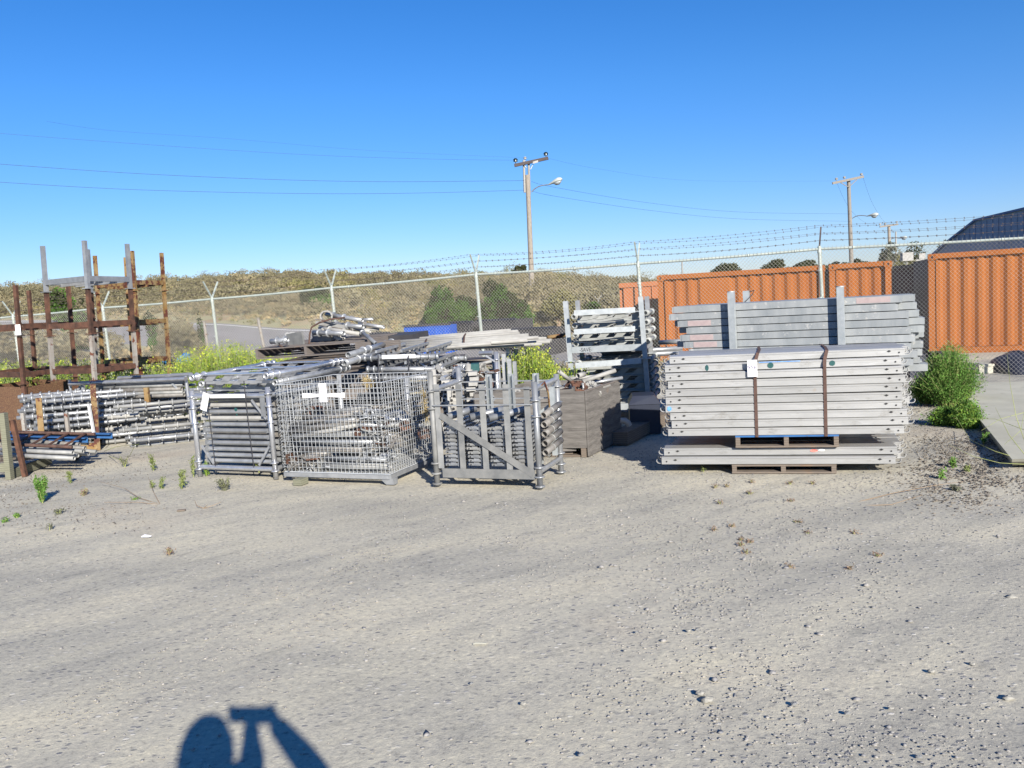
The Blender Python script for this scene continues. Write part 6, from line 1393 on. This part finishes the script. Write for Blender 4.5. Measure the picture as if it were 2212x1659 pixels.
# second timber box behind the slatted rack
t = thing('timber_box', 'brown timber box seen through the slatted rack', 'box', at(G(1030, 985), 0)); 
L_ = G(1035, 985); L_ = V((L_.x, 8.75, 0)); Wb = 1.05; zt_ = ZAT(L_, 850)
for j in range(5):
    b = MB(); z = .06+j*(zt_-.06)/5; b.box(at(L_, z), V((Wb, -.05, 0)), V((0, .02, 0)), V((0, 0, (zt_-.06)/5-.008))); b.build('board', 'ply', t)
for x in (0, Wb): b = MB(); b.box(at(L_, .06)+V((x-.01, .02, 0)), V((.02, 0, 0)), V((.1, .5, 0)), V((0, 0, zt_-.06))); b.build('side_panel', 'ply', t)
b = MB(); b.box(at(L_, .0)+V((.03, 0.02, 0)), V((Wb-.06, 0, 0)), V((0, .4, 0)), V((0, 0, .055))); b.build('base', 'woodbrown', t)
for x, y in ((1040, 846), (1056, 848)): pipe(wp(x, y, 8.9), wp(x+8, y+14, 8.7), .03, 'galv', 'tube end on the timber box behind the slatted rack', 'tube ends on the timber box')
# ------------------------------------------------------------------ WEEDS
lc = LC(); st = MB()
def mustard(x0, x1, y0, y1, D0, D1_, n, fl=.14, hgt=.5, cap=None):
    cx_ = [(R.uniform(x0, x1), R.uniform(D0, D1_), R.uniform(.65, 1.1)) for _ in range(n)]
    for x, D, s in cx_:
        u = (x-CX)/FP; X = u*D; yy = R.uniform(y0, y1)+(0 if cap is None else cap(x)); zt_ = ZAT((X, D), yy); zb = max(0, zt_-hgt*2.2)
        m = 22; t = NR.uniform(0, 1, m)**.9; a = NR.uniform(-.13, .13, (m, 2))*s*(.35+.9*(1-t[:, None]))
        p = np.stack([X+a[:, 0], D+a[:, 1], zb+(zt_-zb)*t], 1); lc.quads(p, .030, 0, 6, up=1.2)
        k = max(1, int(m*fl)); lc.quads(np.stack([X+NR.uniform(-.09, .09, k), D+NR.uniform(-.09, .09, k), zt_+NR.uniform(-.12, .05, k)], 1), .013, 1, 1.2)
        if R.random() < .5: st.path([V((X, D, zb)), V((X+R.uniform(-.05, .05), D, (zb+zt_)/2)), V((X+R.uniform(-.09, .09), D, zt_+.04))], .003, 3)
mustard(-60, 430, 776, 832, 13.3, 17.2, 1500, hgt=.5)
mustard(385, 660, 0, 40, 13.6, 15.6, 1050, .15, cap=lambda x: 733+abs(x-500)*.22+R.random()**2*30)
mustard(560, 720, 772, 790, 13.2, 14.0, 160, .2)
mustard(1098, 1195, 0, 46, 10.8, 12.2, 560, .15, .45, cap=lambda x: 738+abs(x-1150)*.5+R.random()**2*30)
mustard(1110, 1270, 785, 815, 11.0, 12.2, 200, .15, .3)
o = lc.build('mustard_weeds', ['mustard', 'flower']); tag(o, 'yellow green flowering mustard weeds growing behind the racks and pallets', 'weeds', kind='stuff')
so_ = st.build('weed_stems', 'stem', o)
lc = LC()
for i in range(900):
    x = R.uniform(-60, 1460); D = R.uniform(14.5, 20); u = (x-CX)/FP; X = u*D; n_ = 16; a = NR.normal(size=(n_, 3))*.1; lc.quads(np.array([X, D, .1])+a*np.array([1, 1, .8]), .045, R.choice([0, 1, 1, 2]), 6, up=.8)
o = lc.build('dry_grass', ['olive', 'straw', 'dryscrub']); tag(o, 'dry low grass along the foot of the fence', 'grass', kind='stuff')
def bigbush(x, y, D, wpx, hpx, n, m, m2, label):
    # a bush of many thin upright sprigs fanning out from the ground
    c = P(x, y, D); s = D/FP; w_, h = wpx*s/2, hpx*s; zt_ = c.z+h/2; zb = max(0, c.z-h/2); base = V((c.x, c.y, 0))
    t = thing('bush', label, 'bush', base, 'green bushes at the right by the slab'); l = LC(); b = MB()
    for k in range(n):
        a = R.uniform(0, 6.28); rr_ = R.random()**.6; r0 = rr_*.35; el = math.sqrt(max(0, 1-rr_*rr_))
        hh = zb+(zt_-zb)*(.22+.78*el*R.uniform(.62, 1.18)); tip = V((c.x+w_*rr_*math.cos(a)*R.uniform(.6, 1.3), c.y+w_*rr_*math.sin(a)*.8, hh)); st_ = V((c.x+w_*r0*math.cos(a), c.y+w_*r0*math.sin(a)*.8, 0))
        mid = st_.lerp(tip, .5)+V((0, 0, .08*h)); m_ = 20; q = NR.uniform(.15, 1, m_)[:, None]; A, B_, C_ = (np.array(tuple(v)) for v in (st_, mid, tip))
        pp = (1-q)**2*A+2*q*(1-q)*B_+q*q*C_+NR.normal(size=(m_, 3))*.028; l.quads(pp, .015, NR.choice([0, 0, 1], m_).astype(np.int32), 3.2, up=.8)
        if k % 5 == 0: b.path([st_, mid, tip], [.004, .003, .0015], 4)
    l.build('leaves', [m, m2], t); b.build('stems', 'stem', t)
bigbush(2052, 822, 10.7, 132, 142, 1150, 'lush', 'greenb', 'large rounded green bush growing at the fence above the slab corner')
bigbush(2002, 850, 11.0, 80, 84, 480, 'greenb', 'lush', 'dark shaded green bush left of the large rounded bush')
bigbush(2046, 925, 9.3, 78, 84, 480, 'lush', 'mustard', 'lower left green weed clump beside the slab')
bigbush(2090, 915, 9.0, 62, 96, 420, 'lush', 'mustard', 'lower right green weed clump against the slab edge')
def weed(x, y, hpx, wpx, m, label, n=160, leaf=.016, sticks=5, name='weed', group='small weeds on the yard'):
    g = G(x, y); s = g.y/FP; h = hpx*s; w_ = wpx*s; t = thing(name, label, 'weed', g, group); b = MB(); l = LC(); P_ = []
    for k in range(sticks):
        a = R.uniform(0, 6.28); tip = g+V((w_*.5*R.uniform(.1, 1)*math.cos(a), w_*.35*math.sin(a), h*R.uniform(.6, 1) if k else h)); mid = g.lerp(tip, .5)+V((0, 0, h*.06)); b.path([g-V((0, 0, .01)), mid, tip], [.004, .003, .0015], 4)
        for j in range(n//sticks): q = R.uniform(.12, 1); c = (g.lerp(mid, q*2) if q < .5 else mid.lerp(tip, q*2-1)); P_.append(c+V((R.gauss(0, .012), R.gauss(0, .012), R.gauss(0, .008))))
    l.quads(np.array([tuple(p) for p in P_]), leaf, 0, 2.6, up=.5); l.build('leaves', [m], t); b.build('stem', 'stem', t)
for a in [(92, 1087, 62, 34, 'lush', 'tallest leafy green weed at the left of the yard', 620, .016, 9), (152, 1044, 27, 9, 'paleg', 'thin upright weed right of the tallest leafy weed', 160, .012, 2), (332, 1016, 36, 12, 'paleg', 'upright pale weed between the left stillage and the tube crate', 200, .013, 3),
          (329, 1055, 18, 8, 'paleg', 'small upright weed, left one of the pair below the tube crate corner', 90, .011, 2), (348, 1057, 26, 12, 'paleg', 'upright weed, right one of the pair below the tube crate corner', 150, .012, 2), (392, 1058, 44, 26, 'paleg', 'branching pale weed left of the tube crate front post', 260, .013, 5),
          (418, 1030, 46, 10, 'paleg', 'thin weed against the tube crate front post', 160, .012, 2), (447, 1028, 30, 14, 'mustard', 'weed growing at the foot of the tube crate post', 150, .014, 3), (487, 1060, 28, 36, 'greyg', 'grey green spreading weed in front of the tube crate', 420, .014, 9),
          (270, 1008, 24, 26, 'greyg', 'low weed in the shade edge right of the pipe bundle', 160, .012, 5), (290, 1081, 7, 16, 'lush', 'tiny green weed on the open gravel left', 70, .009, 4), (127, 1110, 10, 26, 'greyg', 'flat weed below the tallest leafy weed', 110, .011, 5), (38, 1117, 9, 20, 'lush', 'flat green weed near the left edge', 90, .011, 5),
          (10, 1128, 8, 16, 'lush', 'flat green weed at the left edge of the picture', 70, .011, 4), (107, 1143, 12, 12, 'greyg', 'tiny sprig of weed lowest at the left', 60, .01, 3), (366, 1196, 12, 18, 'reddry', 'small dry brown tuft alone on the open gravel', 120, .010, 8), (180, 1072, 18, 26, 'reddry', 'reddish dry weed right of the tallest leafy weed', 120, .010, 7),
          (622, 1021, 12, 10, 'paleg', 'tiny weed left of the wire basket foot', 50, .010, 2), (2060, 1010, 24, 16, 'lush', 'small weed on the rubble right of the plank stack', 150, .014, 4), (2090, 1020, 16, 14, 'paleg', 'small pale weed on the rubble near the slab tip', 80, .013, 4),
          (2065, 1060, 12, 22, 'greyg', 'low weed on the rubble below the slab', 90, .014, 4), (2035, 1035, 22, 12, 'lush', 'upright weed on the rubble left of the slab tip', 100, .014, 3), (2125, 960, 28, 20, 'lush', 'weed in the shaded gap beside the slab edge', 140, .014, 4), (1520, 1018, 10, 9, 'paleg', 'tiny weed in front of the shaded ground left of the pallet', 50, .009, 3),
          (1380, 905, 14, 12, 'paleg', 'weed sprig by the SAVE rack foot', 50, .012, 3), (560, 1020, 46, 60, 'mustard', 'wispy mustard weed in front of the tube crate base', 60, .010, 8)]:
    weed(*a)
# dry reddish tufts scattered in the right yard
for i in range(20):
    x, y = (R.uniform(1540, 1900), R.uniform(1040, 1230)) if i < 24 else (R.uniform(150, 1250), R.uniform(1070, 1180))
    weed(x, y, R.uniform(3, 6), R.uniform(12, 24), 'reddry', 'flat reddish dried weed tuft pressed on the gravel', 60, .008, 5, 'dried_tuft', 'reddish dried tufts on the gravel')
def stalks(pts, label, r=.003, m='stem'):
    b = MB()
    for p in pts: b.path([G(*q[:2], q[2]) if len(q) == 3 else G(*q) for q in p], [r*(1-.6*i/(len(p)-1)) for i in range(len(p))], 4)
    g = G(*pts[0][0][:2]); b.org = g; tag(b.build('stalk', m), label, 'stalk', 'trailing weed stalks')
stalks([[(2216, 985, .2), (2180, 940, .35), (2160, 900, .4), (2150, 880, .3)], [(2216, 960, .2), (2195, 900, .5), (2182, 830, .7), (2175, 760, .85)], [(2200, 990, .05), (2150, 975, .2), (2095, 950, .25), (2065, 900, .3)]], 'tall bent weed stalks over the concrete slab', .003)
stalks([[(2216, 930, .25), (2150, 905, .3), (2080, 905, .3)], [(2216, 890, .3), (2160, 905, .3), (2120, 930, .2)], [(2216, 1003, .1), (2160, 1000, .15), (2100, 985, .25), (2050, 960, .25)], [(2216, 870, .4), (2205, 930, .3), (2170, 960, .2)]], 'thin bent weed stalks trailing low across the slab', .0028)
stalks([[(346, 1090), (300, 1075, .02), (270, 1055, .05), (215, 1040, .06)], [(346, 1090), (330, 1060, .06), (320, 1030, .1)], [(346, 1090), (300, 1085, .02), (225, 1085, .03)]], 'dry thin branching stalks on the left gravel', .004, 'twig')
stalks([[(440, 1098), (425, 1092, .03), (420, 1080, .05)], [(440, 1098), (460, 1092, .03), (478, 1084, .04)], [(440, 1098), (448, 1090, .04)]], 'small dry red twig on the gravel below the pair of weeds', .004, 'twig')
stalks([[(1850, 1085), (1930, 1065, .02), (2010, 1050, .04), (2080, 1040, .05)], [(1870, 1092), (1925, 1090, .01), (1990, 1070, .03)]], 'thin dark stalk lying on the gravel right of the plank stack', .004, 'twig')
stalks([[(225, 975, .02), (250, 965, .25), (290, 960, .2), (330, 965, .1)], [(280, 985, .0), (290, 965, .2), (300, 958, .25)], [(235, 985, 0), (250, 990, .1), (275, 1000, .05)]], 'green mustard stalks leaning out under the ringed tubes', .0035)
# ------------------------------------------------------------------ PHOTOGRAPHER (behind the lens; his shadow falls in the picture)
def S(px, py, z): g = G(px, py); return g+SUN*(z/SUN.z)
man = thing('person', 'person in blue shirt and jeans holding a compact camera at eye level, casting the shadow', 'person', (0, 0, 0))
hd = S(449, 1632, 1.60)
hx, hy = hd.x, hd.y
camb = V((0, -.035, 1.648))
def skin(verts, edges, rad, name, m, root, par):
    me = bpy.data.meshes.new(name); me.from_pydata([tuple(v) for v in verts], edges, []); o = bpy.data.objects.new(name, me); COL.objects.link(o)
    md = o.modifiers.new('s', 'SKIN'); sv = me.skin_vertices[0].data
    for i, r_ in enumerate(rad): sv[i].radius = (r_ if isinstance(r_, tuple) else (r_, r_)); sv[i].use_root = (i == root)
    s2 = o.modifiers.new('d', 'SUBSURF'); s2.levels = 2; s2.render_levels = 2
    dg = bpy.context.evaluated_depsgraph_get(); m2 = bpy.data.meshes.new_from_object(o.evaluated_get(dg)); bpy.data.objects.remove(o)
    for p in m2.polygons: p.use_smooth = True
    m2.materials.clear(); m2.materials.append(M[m]); o = bpy.data.objects.new(name, m2); COL.objects.link(o); o.parent = par; return o
sh = 1.42
neck = V((hx, hy-.02, 1.50)); chest = V((hx+.0, hy-.03, 1.34)); pel = V((hx, hy-.03, .93))
shL, shR = V((hx-.19, hy-.02, sh)), V((hx+.19, hy-.02, sh))
haL = S(553, 1556, 1.585); haR = S(598, 1546, 1.61); haR.y = min(haR.y, -.03); haL.y = min(haL.y, -.03)
elL = S(545, 1668, 1.26); elR = S(700, 1690, 1.32)
wrL = haL.lerp(elL, .20); wrR = haR.lerp(elR, .20)
kL, kR = V((hx-.11, hy-.02, .50)), V((hx+.11, hy-.02, .50)); fL, fR = V((hx-.13, hy-.05, .08)), V((hx+.13, hy-.05, .08))
vs = [pel, V((hx, hy-.03, 1.1)), chest, neck, V((hx, hy, 1.55)), shL, elL, wrL, haL, shR, elR, wrR, haR, V((hx-.10, hy-.03, .85)), kL, fL, fL+V((0, .17, -.05)), V((hx+.10, hy-.03, .85)), kR, fR, fR+V((0, .17, -.05))]
ed = [(0, 1), (1, 2), (2, 3), (3, 4), (2, 5), (5, 6), (6, 7), (7, 8), (2, 9), (9, 10), (10, 11), (11, 12), (0, 13), (13, 14), (14, 15), (15, 16), (0, 17), (17, 18), (18, 19), (19, 20)]
rad = [(.16, .12), (.14, .11), (.17, .13), .10, .08, .075, .060, .034, .038, .08, .066, .044, .042, .09, .062, .042, .035, .09, .062, .042, .035]
body = skin(vs, ed, rad, 'body', 'cloth', 0, man)
b = MB(); rg = []
hc = V((hx, hy+.01, 1.625))
for k in range(11):
    a = -math.pi/2+math.pi*k/10; rg.append([hc+V((.084*math.cos(a)*math.cos(t), .098*math.cos(a)*math.sin(t), .128*math.sin(a))) for t in [2*math.pi*i/16 for i in range(16)]])
b.loft(rg); hdob = b.build('head', 'skin', man)
b = MB(); b.hexa([hc+V(p) for p in ((-.012, .09, -.03), (.012, .09, -.03), (.008, .09, .02), (-.008, .09, .02), (-.014, .12, -.03), (.014, .12, -.03), (.006, .1, .02), (-.006, .1, .02))]); b.build('nose', 'skin', hdob)
b = MB()
for s in (-1, 1): b.disc(hc+V((s*.03, .092, .005)), (0, 1, 0), .011, 8, sx=1.3)
b.build('eyes', 'hole', hdob); b = MB(); b.disc(hc+V((0, .088, -.055)), (0, 1, 0), .007, 8, sx=3); b.build('mouth', 'redmark', hdob)
b = MB()
for s in (-1, 1): b.cbox(hc+V((s*.08, 0, 0)), .018, .04, .06)
b.build('ears', 'skin', hdob)
b = MB(); rg = []
for k in range(8):
    a = math.pi*(-.42+.92*k/7); rg.append([hc+V((.108*math.cos(a)*math.cos(t), -.035+.098*math.cos(a)*math.sin(t), -.015+.165*math.sin(a))) for t in [2*math.pi*i/16 for i in range(16)]])
b.loft(rg); b.build('hair', 'hair', hdob)
b = MB(); b.hexa([V(v) for v in ((hx-.15, hy-.16, .06), (hx+.15, hy-.16, .06), (hx+.15, hy+.09, .06), (hx-.15, hy+.09, .06), (hx-.15, hy-.16, .07), (hx+.15, hy-.16, .07), (hx+.15, hy+.09, .07), (hx-.15, hy+.09, .07))])
legs = skin([pel+V((0, 0, .03)), V((hx-.10, hy-.03, .85)), kL, V((hx-.13, hy-.05, .12)), V((hx+.10, hy-.03, .85)), kR, V((hx+.13, hy-.05, .12))], [(0, 1), (1, 2), (2, 3), (0, 4), (4, 5), (5, 6)], [(.175, .13), .1, .072, .06, .1, .072, .06], 'jeans', 'jeans', 0, man)
for s, f in ((-1, fL), (1, fR)):
    b = MB(); b.loft([[f+V((.05*w_*math.cos(t), y, -.035+h*.045*math.sin(t)+h*.0)) for t in [2*math.pi*i/12 for i in range(12)]] for y, w_, h in ((-.07, .7, .8), (-.04, 1, 1), (.05, 1, 1), (.15, 1.05, .8), (.21, .7, .6))]); b.build('boot', 'leather', man)
def hand(c, tgt, s, name):
    d = (tgt-c).normalized(); sd = d.cross(V((0, 1, 0))).normalized(); vs = [c-d*.05, c+d*.02]; ed = [(0, 1)]; rad = [.026, (.032, .018)]
    for k in range(4):
        b0 = c+d*.03+sd*(k-1.5)*.019; p1 = b0+d*(.035-.004*abs(k-1.3)); p2 = p1+d*.016+V((0, .018, 0)); p3 = p2+V((0, .014, -.012))
        i = len(vs); vs += [b0, p1, p2, p3]; ed += [(1, i), (i, i+1), (i+1, i+2), (i+2, i+3)]; rad += [.0095, .009, .0085, .0075]
    i = len(vs); vs += [c+V((0, .02, -.02)), c+V((0, .045, -.01))+d*.02]; ed += [(1, i), (i, i+1)]; rad += [.011, .009]
    return skin(vs, ed, rad, name, 'skin', 0, man)
hL2 = S(532, 1543, 1.62); hand(hL2, hL2+V((-1, 0, .05)), -1, 'hand'); hand(haR, camb+V((.05, -.01, .0)), 1, 'hand')
cm = thing('compact_camera', 'small black compact camera held up in both hands by the person', 'camera', camb)
b = MB(); b.cbox(camb+V((0, -.012, 0)), .115, .026, .066, rr, f0, uu); b.build('camera_body', 'cable', cm)
b = MB(); b.tube(camb+V((.0, .0, 0)), camb+f0*.018, .022, n=16); b.build('lens_barrel', 'galv', cm)
